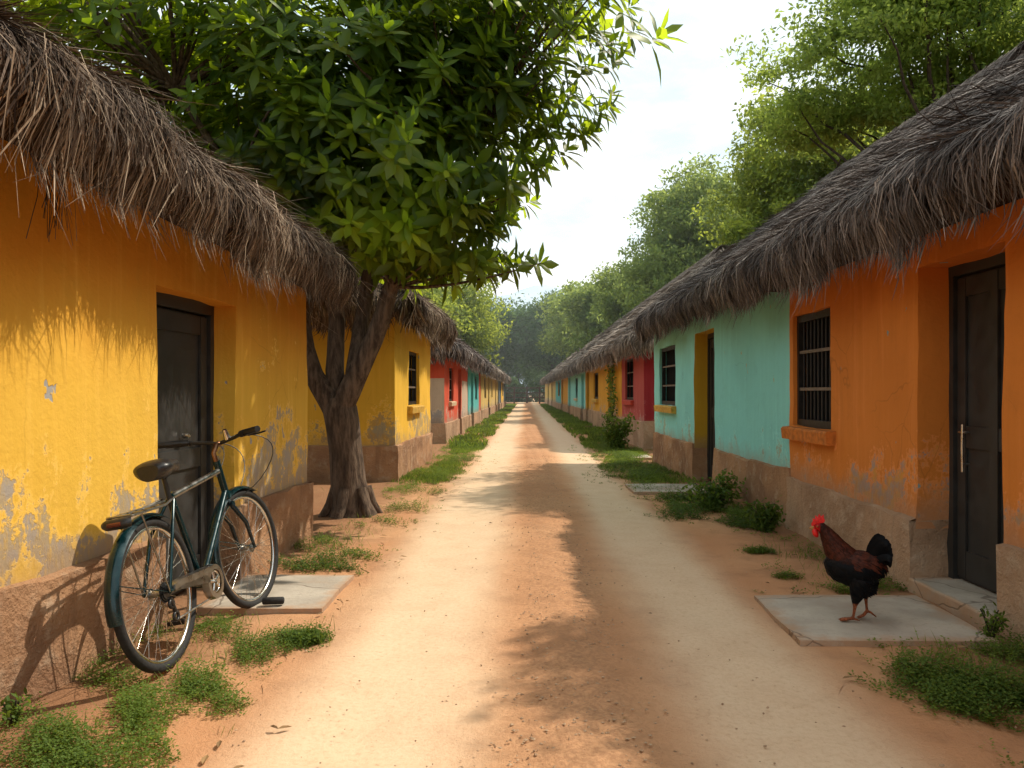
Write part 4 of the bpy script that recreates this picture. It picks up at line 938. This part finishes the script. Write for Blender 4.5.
def bicycle():
    root = empty('bicycle', (-1.655, 3.62, 0.008), 0, 'dark teal bicycle with rear rack leaning by the yellow house door', 'bicycle')
    root.rotation_euler = (0, -math.radians(9.5), math.radians(-2.2))
    # local: y forward, x to the right, z up
    R = .345; hz = .36
    def wheel(cen, turn, name='wheel'):
        w = empty(name, cen); w.parent = root; w.rotation_euler = (0, 0, turn)
        a1 = (0, 1, 0); a2 = (0, 0, 1)
        mb = MB(); mb.torus((0, 0, 0), a1, a2, R-.013, .0215, 72, 12); mb.build('tyre', M['rubber'], w)
        mb = MB(); mb.torus((0, 0, 0), a1, a2, R-.038, .011, 72, 8, sq=1.15); mb.build('rim', M['chrome'], w)
        mb = MB(); mb.tube([(-.045, 0, 0), (-.03, 0, 0), (.03, 0, 0), (.045, 0, 0)], [.012, .018, .018, .012], 12)
        for s in (-1, 1): mb.tube([(s*.028, 0, 0), (s*.032, 0, 0)], .028, 16)
        mb.build('hub', M['alloy'], w)
        mb = MB()
        for k in range(36):
            a = 2*math.pi*k/36; s = 1 if k % 2 else -1; b = a+(.9 if (k//2) % 2 else -.9)*.9
            mb.tube([(s*.03, .026*math.cos(b), .026*math.sin(b)), (0, (R-.045)*math.cos(a), (R-.045)*math.sin(a))], .0013, 4, cap=False)
        mb.build('spokes', M['chrome'], w)
        return w
    W1 = wheel((0, 0, hz), 0)
    steer = math.radians(-7); fy = 1.06
    W2 = wheel((0, fy, hz), steer)
    bb = np.array([0, .44, .30]); sc = np.array([0, .265, .80]); ht = np.array([0, .845, .88]); hb = np.array([0, .895, .71]); rh = np.array([0, 0, hz]); fh = np.array([0, fy, hz])
    mb = MB()
    mb.tube([bb, sc], .0155, 12); mb.tube([bb, hb+(0, -.005, .02)], .018, 12); mb.tube([hb+(0, .006, -.025), ht+(0, -.006, .03)], .020, 12)
    for s in (-1, 1):
        mb.tube([bb+(s*.03, -.03, 0), rh+(s*.06, .15, -.01), rh+(s*.062, 0, 0)], .010, 8); mb.tube([sc+(s*.014, 0, -.03), rh+(s*.055, .12, .25), rh+(s*.062, .0, .0)], .009, 8)
    mb.tube([bb+(-.04, 0, 0), bb+(.04, 0, 0)], .024, 14)
    mb.build('frame', M['teal_paint'], root)
    mb = MB(); mb.tube([sc+(0, .01, -.02), ht+(0, -.01, -.03)], .0165, 12); mb.build('top_tube', M['alloy'], root)
    # fork
    mb = MB(); ct, s_ = math.cos(steer), math.sin(steer)
    def st(p):
        p = np.asarray(p, float)-fh; return np.array([p[0]*ct-p[1]*s_, p[0]*s_+p[1]*ct, p[2]])+fh
    for s in (-1, 1): mb.tube([st(hb+(s*.02, .01, -.04)), st(hb+(s*.048, .02, -.09)), st((s*.05, fy-.05, hz+.16)), st((s*.05, fy, hz))], [.014, .014, .012, .009], 10)
    mb.tube([st(hb+(-.05, .015, -.06)), st(hb+(.05, .015, -.06))], .016, 10)
    mb.build('fork', M['dark_paint'], root)
    # mudguards
    def guard(cen, a0, a1, turn, mat):
        mb = MB(); V = []; n = 30; m = 7; ct, s_ = math.cos(turn), math.sin(turn)
        for i in range(n+1):
            a = a0+(a1-a0)*i/n
            for j in range(m):
                q = -1+2*j/(m-1); rr = R+.032-.020*q*q; x = .034*q
                y, z = rr*math.cos(a), rr*math.sin(a); V.append((cen[0]+x*ct-y*s_, cen[1]+x*s_+y*ct, cen[2]+z))
        mb.add(V, [(i*m+j, i*m+j+1, (i+1)*m+j+1, (i+1)*m+j) for i in range(n) for j in range(m-1)], smooth=True)
        for s in (-1, 1):
            a = a1*.45+a0*.55 if False else a1-.45
            y, z = (R+.014)*math.cos(a), (R+.014)*math.sin(a)
            mb.tube([(cen[0]+s*.058, cen[1], cen[2]), (cen[0]+s*.03*ct-y*s_, cen[1]+s*.03*s_+y*ct, cen[2]+z)], .0025, 5)
        mb.build('mudguard', mat, root)
    guard((0, 0, hz), math.radians(62), math.radians(187), 0, M['teal_paint'])
    guard((0, fy, hz), math.radians(58), math.radians(188), steer, M['teal_paint'])
    # saddle and post
    mb = MB(); mb.tube([sc+(0, 0, -.1), sc+(0, -.035, .105)], .013, 10); mb.build('seat_post', M['blackp'], root)
    mb = MB(); S = [(-.145, .055, .000), (-.125, .090, .018), (-.08, .098, .026), (-.02, .075, .026), (.04, .042, .020), (.10, .026, .016), (.14, .020, .008), (.152, .010, .0)]; V = []; m = 14
    for y, hw, hz_ in S:
        for j in range(m):
            a = 2*math.pi*j/m; V.append((hw*math.cos(a), sc[1]-.03+y, sc[2]+.135+(hz_+.018)*max(0, math.sin(a))-(.062 if y < .02 else .036)*max(0, -math.sin(a))))
    n = len(S); F = [(i*m+j, i*m+(j+1) % m, (i+1)*m+(j+1) % m, (i+1)*m+j) for i in range(n-1) for j in range(m)]
    mb.add(V, F, smooth=True); mb.add(V[:m], [tuple(range(m))[::-1]], smooth=True); mb.add(V[-m:], [tuple(range(m))], smooth=True)
    sd = mb.build('saddle', M['leather'], root); ss = sd.modifiers.new('s', 'SUBSURF'); ss.levels = ss.render_levels = 2
    mb = MB()
    for s in (-1, 1):
        mb.tube([(s*.045, sc[1]-.14, sc[2]+.09), (s*.02, sc[1]-.06, sc[2]+.092), (s*.012, sc[1]+.08, sc[2]+.115)], .004, 6)
    mb.box((-.03, sc[1]-.07, sc[2]+.08), (.03, sc[1]-.03, sc[2]+.105)); mb.build('spring', M['blackp'], sd)
    # rack with lamp
    mb = MB(); zr = .755
    for s in (-1, 1):
        mb.tube([(s*.03, .235, zr+.02), (s*.055, .1, zr), (s*.055, -.2, zr-.005)], .006, 8); mb.tube([(s*.055, -.12, zr), (s*.064, 0, hz)], .005, 8)
    for y in (.1, 0, -.1, -.2): mb.tube([(-.055, y, zr), (.055, y, zr)], .005, 8)
    mb.tube([(0, .2, zr+.012), (0, -.2, zr)], .006, 8)
    rk = mb.build('rear_rack', M['alloy'], root)
    mb = MB(); mb.tube([(-.06, -.215, zr-.03), (-.045, -.225, zr-.03), (.045, -.225, zr-.03), (.06, -.215, zr-.03)], [.018, .024, .024, .018], 12); mb.box((-.03, -.22, zr-.03), (.03, -.16, zr-.008)); lm = mb.build('tail_lamp', M['blackp'], rk)
    mb = MB(); mb.tube([(-.03, -.246, zr-.03), (.03, -.246, zr-.03)], .010, 8); mb.build('lens', M['redlens'], lm)
    # chain case, ring, cranks, sprockets
    mb = MB(); x0 = .055
    def stad(x, infl, n=20):
        A = np.array([.44, .30]); B = np.array([0.0, .365]); ra, rb = .088+infl, .030+infl; pts = []
        for i in range(n+1):
            a = math.radians(-105)+math.radians(208)*i/n; pts.append((x, A[0]+ra*math.cos(a), A[1]+ra*math.sin(a)))
        for i in range(7):
            q = (i+1)/8; top = np.array([A[0]-.03, A[1]+ra*.97])*(1-q)+np.array([B[0]+.06, B[1]+rb])*q; pts.append((x, *top))
        for i in range(5):
            a = math.radians(100)+math.radians(100)*i/4; pts.append((x, B[0]+rb*.8*math.cos(a)+.05, B[1]+rb*.8*math.sin(a)))
        for i in range(7):
            q = (i+1)/8; bt = np.array([B[0]+.06, B[1]+rb*.1])*(1-q)+np.array([A[0]-.06, A[1]+ra*.60])*q; pts.append((x, *bt))
        for i in range(4):
            q = (i+1)/4; a = math.radians(142)+math.radians(112)*q; pts.append((x, A[0]+ra*math.cos(a), A[1]+ra*math.sin(a)))
        return np.array(pts)
    o1, o2 = stad(x0-.012, .004), stad(x0+.022, 0); k = len(o1)
    mb.add(np.concatenate([o1, o2]), [(j, (j+1) % k, k+(j+1) % k, k+j) for j in range(k)], smooth=True)
    # outer face with a round window over the chainring
    cenA = np.array([x0+.022, .44, .30]); inner = []
    for p in o2:
        v = p-cenA; r_ = np.linalg.norm(v[1:]); f = min(.062/max(r_, 1e-6), 1); inner.append(cenA+v*np.array([1, f, f]))
    ring = [j for j in range(k) if np.linalg.norm((o2[j]-cenA)[1:]) < .1]
    inner = np.array(inner)
    mb.add(np.concatenate([o2, inner]), [(j, (j+1) % k, k+(j+1) % k, k+j) for j in range(k)], smooth=False)
    mb.build('chain_guard', M['alloy'], root)
    mb = MB(); mb.torus((x0+.012, .44, .30), (0, 1, 0), (0, 0, 1), .055, .006, 40, 6)
    for j in range(5):
        a = j*1.2566+.4; mb.tube([(x0+.012, .44, .30), (x0+.012, .44+.055*math.cos(a), .30+.055*math.sin(a))], [.012, .007], 6)
    mb.tube([(x0-.02, .44, .30), (x0+.035, .44, .30)], .016, 12); mb.build('chainring', M['chrome'], root)
    mb = MB(); mb.tube([(-.05, .44, .30), (-.07, .44, .30)], .016, 10); mb.tube([(-.07, .44, .30), (-.075, .44-.03, .30-.165)], [.013, .010], 8)
    cr = mb.build('crank', M['alloy'], root)
    mb = MB(); mb.box((-.175, .36, .122), (-.085, .46, .142)); mb.build('pedal', M['blackp'], cr)
    mb = MB()
    for r_, x in ((.048, .036), (.04, .041), (.032, .046)): mb.tube([(x, 0, hz), (x+.003, 0, hz)], r_, 24)
    mb.tube([(.05, .015, hz-.03), (.052, .04, hz-.10)], .010, 8); mb.torus((.05, .045, hz-.125), (0, 1, 0), (0, 0, 1), .02, .008, 18, 6); mb.torus((.05, .02, hz-.06), (0, 1, 0), (0, 0, 1), .018, .008, 18, 6)
    mb.build('derailleur', M['blackp'], root)
    mb = MB(); mb.tube([(.05, .05, hz-.143), (.055, .4, .225)], .005, 6); mb.build('chain', M['steel'], root)
    # handlebar, stem, grips
    def hs(p):
        p = np.asarray(p, float)-ht; a = steer*1.0; return np.array([p[0]*math.cos(a)-p[1]*math.sin(a), p[0]*math.sin(a)+p[1]*math.cos(a), p[2]])+ht
    mb = MB(); mb.tube([hs(ht+(0, -.005, .02)), hs(ht+(0, -.02, .075)), hs(ht+(0, .02, .12)), hs(ht+(0, .05, .125))], [.014, .014, .016, .018], 12)
    sm = mb.build('stem', M['brass'], root)
    mb = MB(); hc = ht+(0, .05, .125)
    mb.tube([hs(hc+(-.30, -.10, .045)), hs(hc+(-.20, -.05, .04)), hs(hc+(-.10, -.008, .02)), hs(hc+(0, 0, 0)), hs(hc+(.10, -.008, .02)), hs(hc+(.20, -.05, .04)), hs(hc+(.30, -.10, .045))], .0115, 10)
    hbr = mb.build('handlebar', M['iron'], root)
    for s in (-1, 1):
        mb = MB(); mb.tube([hs(hc+(s*.195, -.047, .04)), hs(hc+(s*.31, -.105, .046))], [.017, .0185], 12); mb.build('grip', M['blackp'], hbr)
        mb = MB(); b = hc+(s*.165, -.033, .034)
        mb.tube([hs(b+(0, 0, 0)), hs(b+(s*.035, -.018, .004))], .020, 10); mb.tube([hs(b), hs(b+(s*.02, .05, -.01)), hs(b+(s*.08, .04, -.012)), hs(b+(s*.15, .0, -.006))], [.009, .008, .006, .005], 8); mb.build('brake_lever', M['blackp'], hbr)
    mb = MB(); mb.tube([hs(hc+(.06, 0, .02)), hs(hc+(.06, -.02, .075))], [.02, .012], 12); mb.build('bell', M['chrome'], hbr)
    mb = MB()
    mb.tube(bez(hs(hc+(.16, .02, .03)), hs(hc+(.34, .22, -.02)), hs(hc+(.16, .12, -.24)), 10), .0028, 5); mb.tube(bez(hs(hc+(.16, .12, -.24)), hs(hc+(.08, .08, -.32)), hs(hb+(.03, .03, -.03)), 8), .0028, 5)
    mb.tube(bez(hs(hc+(-.16, .02, .03)), hs(hc+(.05, .36, .0)), hs(hc+(.06, .06, -.26)), 12), .0028, 5); mb.tube(bez(hs(hc+(-.15, .02, .03)), hs(hc+(.0, .22, .02)), ht+(0, -.04, -.06), 12), .0025, 5)
    mb.build('cable', M['blackp'], hbr)
bicycle()
# short black block lying beside the front tyre
mb = MB(); mb.tube([(-.062, 0, .024), (-.056, 0, .024), (.056, 0, .024), (.062, 0, .024)], [.016, .022, .022, .016], 14)
tag(mb.build('rubber_grip', M['rubber'], None, (-1.50, 4.63, .037)), 'short black rubber cylinder lying on the slab edge by the front tyre', 'rubber grip').rotation_euler = (0, 0, .12)

# ------------------------------------------------------------------ rooster
def rooster():
    S = .00100
    def q(zx, zy, y=0): return np.array([(zx-350)*S, y, (668-zy)*S])
    mb = MB(); m = 18
    def loft(st):
        V = []
        st = np.array(st, float); t = np.arange(len(st)); tt = np.linspace(0, len(st)-1, len(st)*4)
        st = np.stack([np.interp(tt, t, st[:, k]) for k in range(st.shape[1])], 1)
        P = np.stack([q(a[0], a[1], a[4]) for a in st]); tan = np.gradient(P, axis=0); tan = unit(tan)
        for p, d, a in zip(P, tan, st):
            up = unit(np.cross(np.array([0, 1., 0]), d)); sd = np.array([0, 1., 0])
            for j in range(m):
                an = 2*math.pi*j/m; V.append(p+up*math.cos(an)*a[2]*S+sd*math.sin(an)*a[3]*S)
        n = len(P); mb.add(V, [(i*m+j, i*m+(j+1) % m, (i+1)*m+(j+1) % m, (i+1)*m+j) for i in range(n-1) for j in range(m)])
        mb.add(V[:m], [tuple(range(m))[::-1]]); mb.add(V[-m:], [tuple(range(m))])
    #      zx   zy  half-height half-width y
    loft([(505, 395, 20, 15, 0), (480, 385, 55, 38, 0), (440, 378, 88, 66, 0), (390, 382, 100, 84, 0), (330, 380, 100, 88, 0), (275, 372, 84, 78, 0), (232, 355, 58, 56, 0), (205, 342, 26, 26, 0)])
    loft([(330, 350, 70, 62, 0), (285, 315, 74, 64, 0), (252, 268, 60, 52, 0), (226, 222, 45, 40, 0), (205, 188, 35, 32, 0), (185, 166, 28, 27, 0), (165, 164, 24, 22, 0), (148, 168, 14, 14, 0), (141, 170, 6, 6, 0)])
    L1, L2 = -42, 44
    loft([(372, 440, 62, 42, L1*.001*1/S*S*1.0), (366, 500, 44, 34, 0), (360, 550, 24, 20, 0), (357, 582, 12, 12, 0)]) if False else None
    def leg(pts, y):
        st = [(a, b, c, c*.85, y) for a, b, c in pts]; loft(st)
    leg([(385, 430, 60), (375, 500, 46), (362, 550, 24), (358, 580, 11), (354, 615, 8), (347, 655, 8)], L1*S)
    leg([(425, 430, 56), (424, 495, 40), (418, 530, 22), (414, 552, 11), (417, 590, 8), (420, 628, 8)], L2*S)
    def toe(pts, y, y2):
        n = len(pts); st = [(a, b, c, c, y+(y2-y)*i/(n-1)) for i, (a, b, c) in enumerate(pts)]; loft(st)
    f1 = L1*S; f2 = L2*S
    for dy, dx in ((-.028, 4), (.0, 0), (.03, 6)): toe([(349, 648, 9), (318, 656, 8), (285+dx*2, 660, 7), (272+dx*2, 664, 3)], f1, f1+dy)
    toe([(347, 650, 8), (368, 655, 6), (385, 662, 3)], f1, f1+.01)
    # the far foot stands a little behind on the slab
    for dy, dx in ((-.026, 4), (.0, 0), (.028, 8)): toe([(421, 620, 9), (402, 648, 8), (378+dx, 659, 7), (366+dx, 664, 3)], f2, f2+dy)
    toe([(419, 622, 8), (440, 630, 7), (462, 648, 5), (470, 656, 3)], f2, f2+.01)
    me = mb.mesh('rooster'); tmp = bpy.data.objects.new('tmp', me); C.objects.link(tmp)
    rm = tmp.modifiers.new('r', 'REMESH'); rm.mode = 'VOXEL'; rm.voxel_size = .0042
    sm = tmp.modifiers.new('s', 'SMOOTH'); sm.factor = .5; sm.iterations = 4
    dg = bpy.context.evaluated_depsgraph_get(); me2 = bpy.data.meshes.new_from_object(tmp.evaluated_get(dg))
    bpy.data.objects.remove(tmp); bpy.data.meshes.remove(me)
    nv = len(me2.vertices); co = np.empty(nv*3, np.float32); me2.vertices.foreach_get('co', co); co = co.reshape(-1, 3)
    zx = co[:, 0]/S+350; zy = 668-co[:, 2]/S
    def sst(x, a, b): t = np.clip((x-a)/(b-a), 0, 1); return t*t*(3-2*t)
    col = np.tile(np.array([.006, .006, .007]), (nv, 1))
    jit = wob(co*60, 1.0)[:, 0]*12
    neck = sst(-zy+jit*.6, -345, -300)*sst(-zx, -420, -300); col = col*(1-neck[:, None])+neck[:, None]*np.array([.055, .011, .004])
    back = sst(-zy+jit, -372, -330)*sst(zx, 260, 330); col = col*(1-back[:, None])+back[:, None]*np.array([.038, .009, .004])
    tn = sst(-zy, -215, -150)*sst(-zx, -230, -190); col = col*(1-tn[:, None])+tn[:, None]*np.array([.030, .009, .005])
    face = sst(-zx, -182, -172)*sst(-zy, -200, -190); col = col*(1-face[:, None])+face[:, None]*np.array([.50, .012, .010])
    lg = sst(zy, 560, 572)*(zx < 400)+sst(zy, 535, 548)*(zx >= 400); lg = np.clip(lg, 0, 1); col = col*(1-lg[:, None])+lg[:, None]*np.array([.30, .095, .04])
    at = me2.attributes.new('col', 'FLOAT_COLOR', 'POINT'); at.data.foreach_set('color', np.concatenate([col, np.ones((nv, 1))], 1).astype(np.float32).ravel())
    me2.polygons.foreach_set('use_smooth', np.ones(len(me2.polygons), bool))
    N = NT('plumage'); a = N.attr('col').outputs['Color']; p = N.n('TexCoord').outputs['Object']
    v = N.n('TexVoronoi', i_Vector=N.scale(p, (1, 1, .6)), i_Scale=75).outputs['Distance']; nz = N.noise(p, 60, 5)
    c = N.mix(N.ramp(v, .1, .6, 0, .5), a, (.004, .003, .003)); c = N.mix(N.ramp(nz, .45, .7, 0, .35), c, N.mix(1., a, (2.2, 1.8, 1.5), 'MULTIPLY'))
    N.bsdf(c, .65, 0, N.bump(v, .5, .01), .15); M['plumage'] = N.m
    me2.materials.clear(); me2.materials.append(N.m)
    me2.name = 'rooster'
    o = bpy.data.objects.new('rooster', me2); C.objects.link(o); o.location = (1.815, 4.325, .037); o.rotation_euler = (0, 0, math.radians(-23))
    tag(o, 'dark brown and black rooster with red comb walking on the slab', 'rooster')
    M['comb'] = mat_simple('red_comb', (.62, .012, .010), .5, 0, .4, .2, .3, 80)
    M['beak'] = mat_simple('beak_horn', (.32, .17, .06), .45, 0, .4); M['eye'] = mat_simple('eye_amber', (.30, .08, .01), .15, 0, .6)
    M['tailf'] = mat_simple('black_tail_feather', (.004, .0045, .006), .65, 0, .12, .3); M['hackle'] = mat_simple('hackle_feather', (.055, .012, .005), .6, 0, .2, .5, 0, 40)
    # comb: serrated blade
    out = [(134, 166), (131, 148), (140, 132), (138, 118), (150, 124), (153, 100), (164, 112), (172, 90), (182, 106), (196, 92), (199, 118), (204, 128), (196, 140), (180, 146), (164, 148), (150, 152)]
    mb = MB(); A = np.array([q(a, b, -.007) for a, b in out]); B = np.array([q(a, b, .007) for a, b in out]); k = len(out); cen = np.array([q(168, 132, -.011), q(168, 132, .011)])
    mb.add(np.vstack([A, cen[:1]]), [(j, (j+1) % k, k) for j in range(k)], smooth=True); mb.add(np.vstack([B, cen[1:]]), [((j+1) % k, j, k) for j in range(k)], smooth=True)
    mb.add(np.vstack([A, B]), [(j, k+j, k+(j+1) % k, (j+1) % k) for j in range(k)]); mb.build('comb', M['comb'], o)
    for s in (-1, 1):
        mb = MB(); st = [(150, 176, 8), (148, 188, 15), (154, 204, 17), (161, 216, 11), (166, 222, 3)]
        mb.tube([q(a, b, s*.010) for a, b, c in st], [c*S for a, b, c in st], 10); mb.build('wattle', M['comb'], o)
        mb = MB(); c0 = q(164, 160, s*.0225); mb.tube([c0-(0, s*.003, 0), c0, c0+(0, s*.002, 0)], [.0062, .006, .002], 12); mb.build('eye', M['eye'], o)
    mb = MB(); mb.tube([q(150, 166), q(136, 168), q(124, 174), q(119, 180)], [.011, .009, .005, .001], 10); mb.tube([q(148, 174), q(134, 178), q(127, 181)], [.008, .006, .001], 8); mb.build('beak', M['beak'], o)
    # tail feathers
    rg = np.random.default_rng(4); mb = MB()
    def feather(pts, w, y):
        t = np.linspace(0, len(pts)-1, 12); P = np.stack([np.interp(t, range(len(pts)), [p[k] for p in pts]) for k in range(3)], 1)
        for _ in range(2): P[1:-1] = (P[:-2]+2*P[1:-1]+P[2:])/4
        tn = unit(np.gradient(P, axis=0)); wv = unit(np.cross(tn, np.array([0, 1., 0]))+np.array([0, rg.normal(0, .3), 0]))
        pr = w*np.array([.5, .75, .95, 1, 1.05, 1.05, 1.05, 1, .95, .8, .55, .1])[:, None]
        V = np.stack([P+wv*pr, P+np.array([0, .004 if y > 0 else -.004, 0]), P-wv*pr], 1).reshape(-1, 3)
        mb.add(V, [(i*3+j, i*3+j+1, (i+1)*3+j+1, (i+1)*3+j) for i in range(11) for j in range(2)], smooth=True)
    for i in range(46):
        f = rg.random(); y = rg.normal(0, .016); r1 = rg.uniform(.82, 1.04)
        # rise from the rump, arch over and fall behind, all within one rounded plume
        a = math.radians(98-128*f); tipx = 470+62*math.cos(a)*r1; tipy = 285-95*math.sin(a)*r1
        bx_, by_ = 425+20*f, 330+40*f; mx_, my_ = (bx_+tipx)/2-16*(1-f)+4*f, (by_+tipy)/2-26*f
        feather([q(bx_, by_, y*.4), q(mx_, my_, y), q(tipx, tipy, y*1.6), q(tipx+16*(1-f)+3, tipy+22+14*f, y*1.8)], .019, y)
    for k in range(8):                                # long falling sickles
        y = rg.normal(0, .018); d = k*5
        feather([q(440, 320, y*.5), q(470-d*.5, 225+d, y), q(512-d*.5, 228+d, y*1.5), q(538-d*.8, 280+d, y*1.7), q(528-d, 345+d*.7, y*1.7)], .016, y)
    mb.build('tail', M['tailf'], o)
    # lanceolate hackle and saddle feathers laid over the body
    dgm = me2; nr = np.empty(nv*3, np.float32); me2.vertices.foreach_get('normal', nr); nr = nr.reshape(-1, 3)
    cand = np.where((neck > .6) & (zx > 178) & (zy > 165))[0]; pick = rg.choice(cand, 420); mb = MB()
    flow = unit(np.stack([(zx[pick]-150)*.5+30, np.zeros(420), -np.full(420, 95.)], 1)); n_ = nr[pick]; flow = unit(flow-n_*(flow*n_).sum(1)[:, None])
    leaf_shapes(mb, co[pick]+n_*.001, unit(flow+n_*.10), n_, rg.uniform(.03, .055, 420), rg.uniform(.008, .012, 420), rg.random(420)); mb.build('hackle', M['hackle'], o)
    cand = np.where((back > .3) & (zx > 330) & (zy > 280))[0]; pick = rg.choice(cand, 300); n_ = nr[pick]; flow = np.tile(np.array([.9, 0, -.45]), (300, 1)); flow = unit(flow-n_*(flow*n_).sum(1)[:, None])
    mb = MB(); leaf_shapes(mb, co[pick]+n_*.001, unit(flow+n_*.10), n_, rg.uniform(.04, .07, 300), rg.uniform(.010, .014, 300), rg.random(300)); mb.build('saddle_feathers', M['hackle'], o)
    cand = np.where((zy > 345) & (zy < 520) & (zx > 200))[0]; pick = rg.choice(cand, 420); n_ = nr[pick]; flow = np.tile(np.array([.7, 0, -.7]), (420, 1)); flow = unit(flow-n_*(flow*n_).sum(1)[:, None])
    mb = MB(); leaf_shapes(mb, co[pick]+n_*.001, unit(flow+n_*.12), n_, rg.uniform(.025, .05, 420), rg.uniform(.012, .02, 420), rg.random(420)); mb.build('breast_feathers', M['tailf'], o)
rooster()

# ------------------------------------------------------------------ haze in the distance
N = NT('haze'); vs = N.n('VolumeScatter'); N.setin(vs, 'Color', (.90, .95, .96)); N.setin(vs, 'Density', .0014); N.setin(vs, 'Anisotropy', .35)
N.t.links.new(vs.outputs[0], N.out.inputs['Volume']); M['haze'] = N.m
mb = MB(); mb.box((-120, 17, -1), (140, 240, 34)); tag(mb.build('haze', M['haze']), 'thin warm haze between the far trees', 'haze', kind='stuff')

# ------------------------------------------------------------------ sky, sun, camera
SUN_DIR = Vector((.68, .36, 1.0)).normalized()        # towards the sun
elev = math.asin(SUN_DIR.z); az = math.atan2(SUN_DIR.x, SUN_DIR.y)
w = bpy.data.worlds.new('World'); scene.world = w; w.use_nodes = True
t = w.node_tree; t.nodes.clear()
out = t.nodes.new('ShaderNodeOutputWorld'); bg = t.nodes.new('ShaderNodeBackground'); sky = t.nodes.new('ShaderNodeTexSky')
sky.sky_type = 'NISHITA'; sky.sun_disc = False; sky.sun_elevation = elev; sky.sun_rotation = az; sky.air_density = 1.2; sky.dust_density = 1.5; sky.ozone_density = 1.0
tc = t.nodes.new('ShaderNodeTexCoord'); mp = t.nodes.new('ShaderNodeMapping'); mp.inputs['Scale'].default_value = (1.0, 1.0, 2.6)
nz = t.nodes.new('ShaderNodeTexNoise'); nz.inputs['Scale'].default_value = 1.9; nz.inputs['Detail'].default_value = 7; nz.inputs['Roughness'].default_value = .55
mr = t.nodes.new('ShaderNodeMapRange'); mr.interpolation_type = 'SMOOTHSTEP'; mr.inputs[1].default_value = .42; mr.inputs[2].default_value = .58
cl = t.nodes.new('ShaderNodeMixRGB'); cl.inputs[1].default_value = (9.6, 11.9, 12.6, 1); cl.inputs[2].default_value = (15.6, 15.7, 15.2, 1)
mx = t.nodes.new('ShaderNodeMixRGB'); mx.inputs[0].default_value = .82
t.links.new(tc.outputs['Generated'], mp.inputs[0]); t.links.new(mp.outputs[0], nz.inputs['Vector']); t.links.new(nz.outputs[0], mr.inputs[0]); t.links.new(mr.outputs[0], cl.inputs[0])
t.links.new(sky.outputs[0], mx.inputs[1]); t.links.new(cl.outputs[0], mx.inputs[2])
t.links.new(mx.outputs[0], bg.inputs[0]); bg.inputs[1].default_value = .10; t.links.new(bg.outputs[0], out.inputs[0])
sl = bpy.data.lights.new('sun', 'SUN'); sl.energy = 5.0; sl.angle = math.radians(.53); sl.color = (1.0, .90, .76)
so = bpy.data.objects.new('sun', sl); C.objects.link(so); so.rotation_euler = SUN_DIR.to_track_quat('Z', 'Y').to_euler(); so.location = (20, 20, 30)
cd = bpy.data.cameras.new('camera'); cam = bpy.data.objects.new('camera', cd); C.objects.link(cam)
cam.location = (0, 0, 1.3); cam.rotation_euler = (math.pi/2, 0, 0); cd.sensor_width = 36; cd.lens = 780/1024*36; cd.shift_x = -14/1024; cd.shift_y = 8/1024
cd.clip_end = 4000; cd.clip_start = .05; scene.camera = cam
scene.view_settings.view_transform = 'Standard'; scene.view_settings.look = 'None'; scene.view_settings.exposure = 0; scene.view_settings.gamma = 1
scene.cycles.use_denoising = True; scene.cycles.max_bounces = 6; scene.cycles.use_adaptive_sampling = True; scene.cycles.adaptive_threshold = .015; scene.cycles.transparent_max_bounces = 8; scene.cycles.volume_bounces = 0
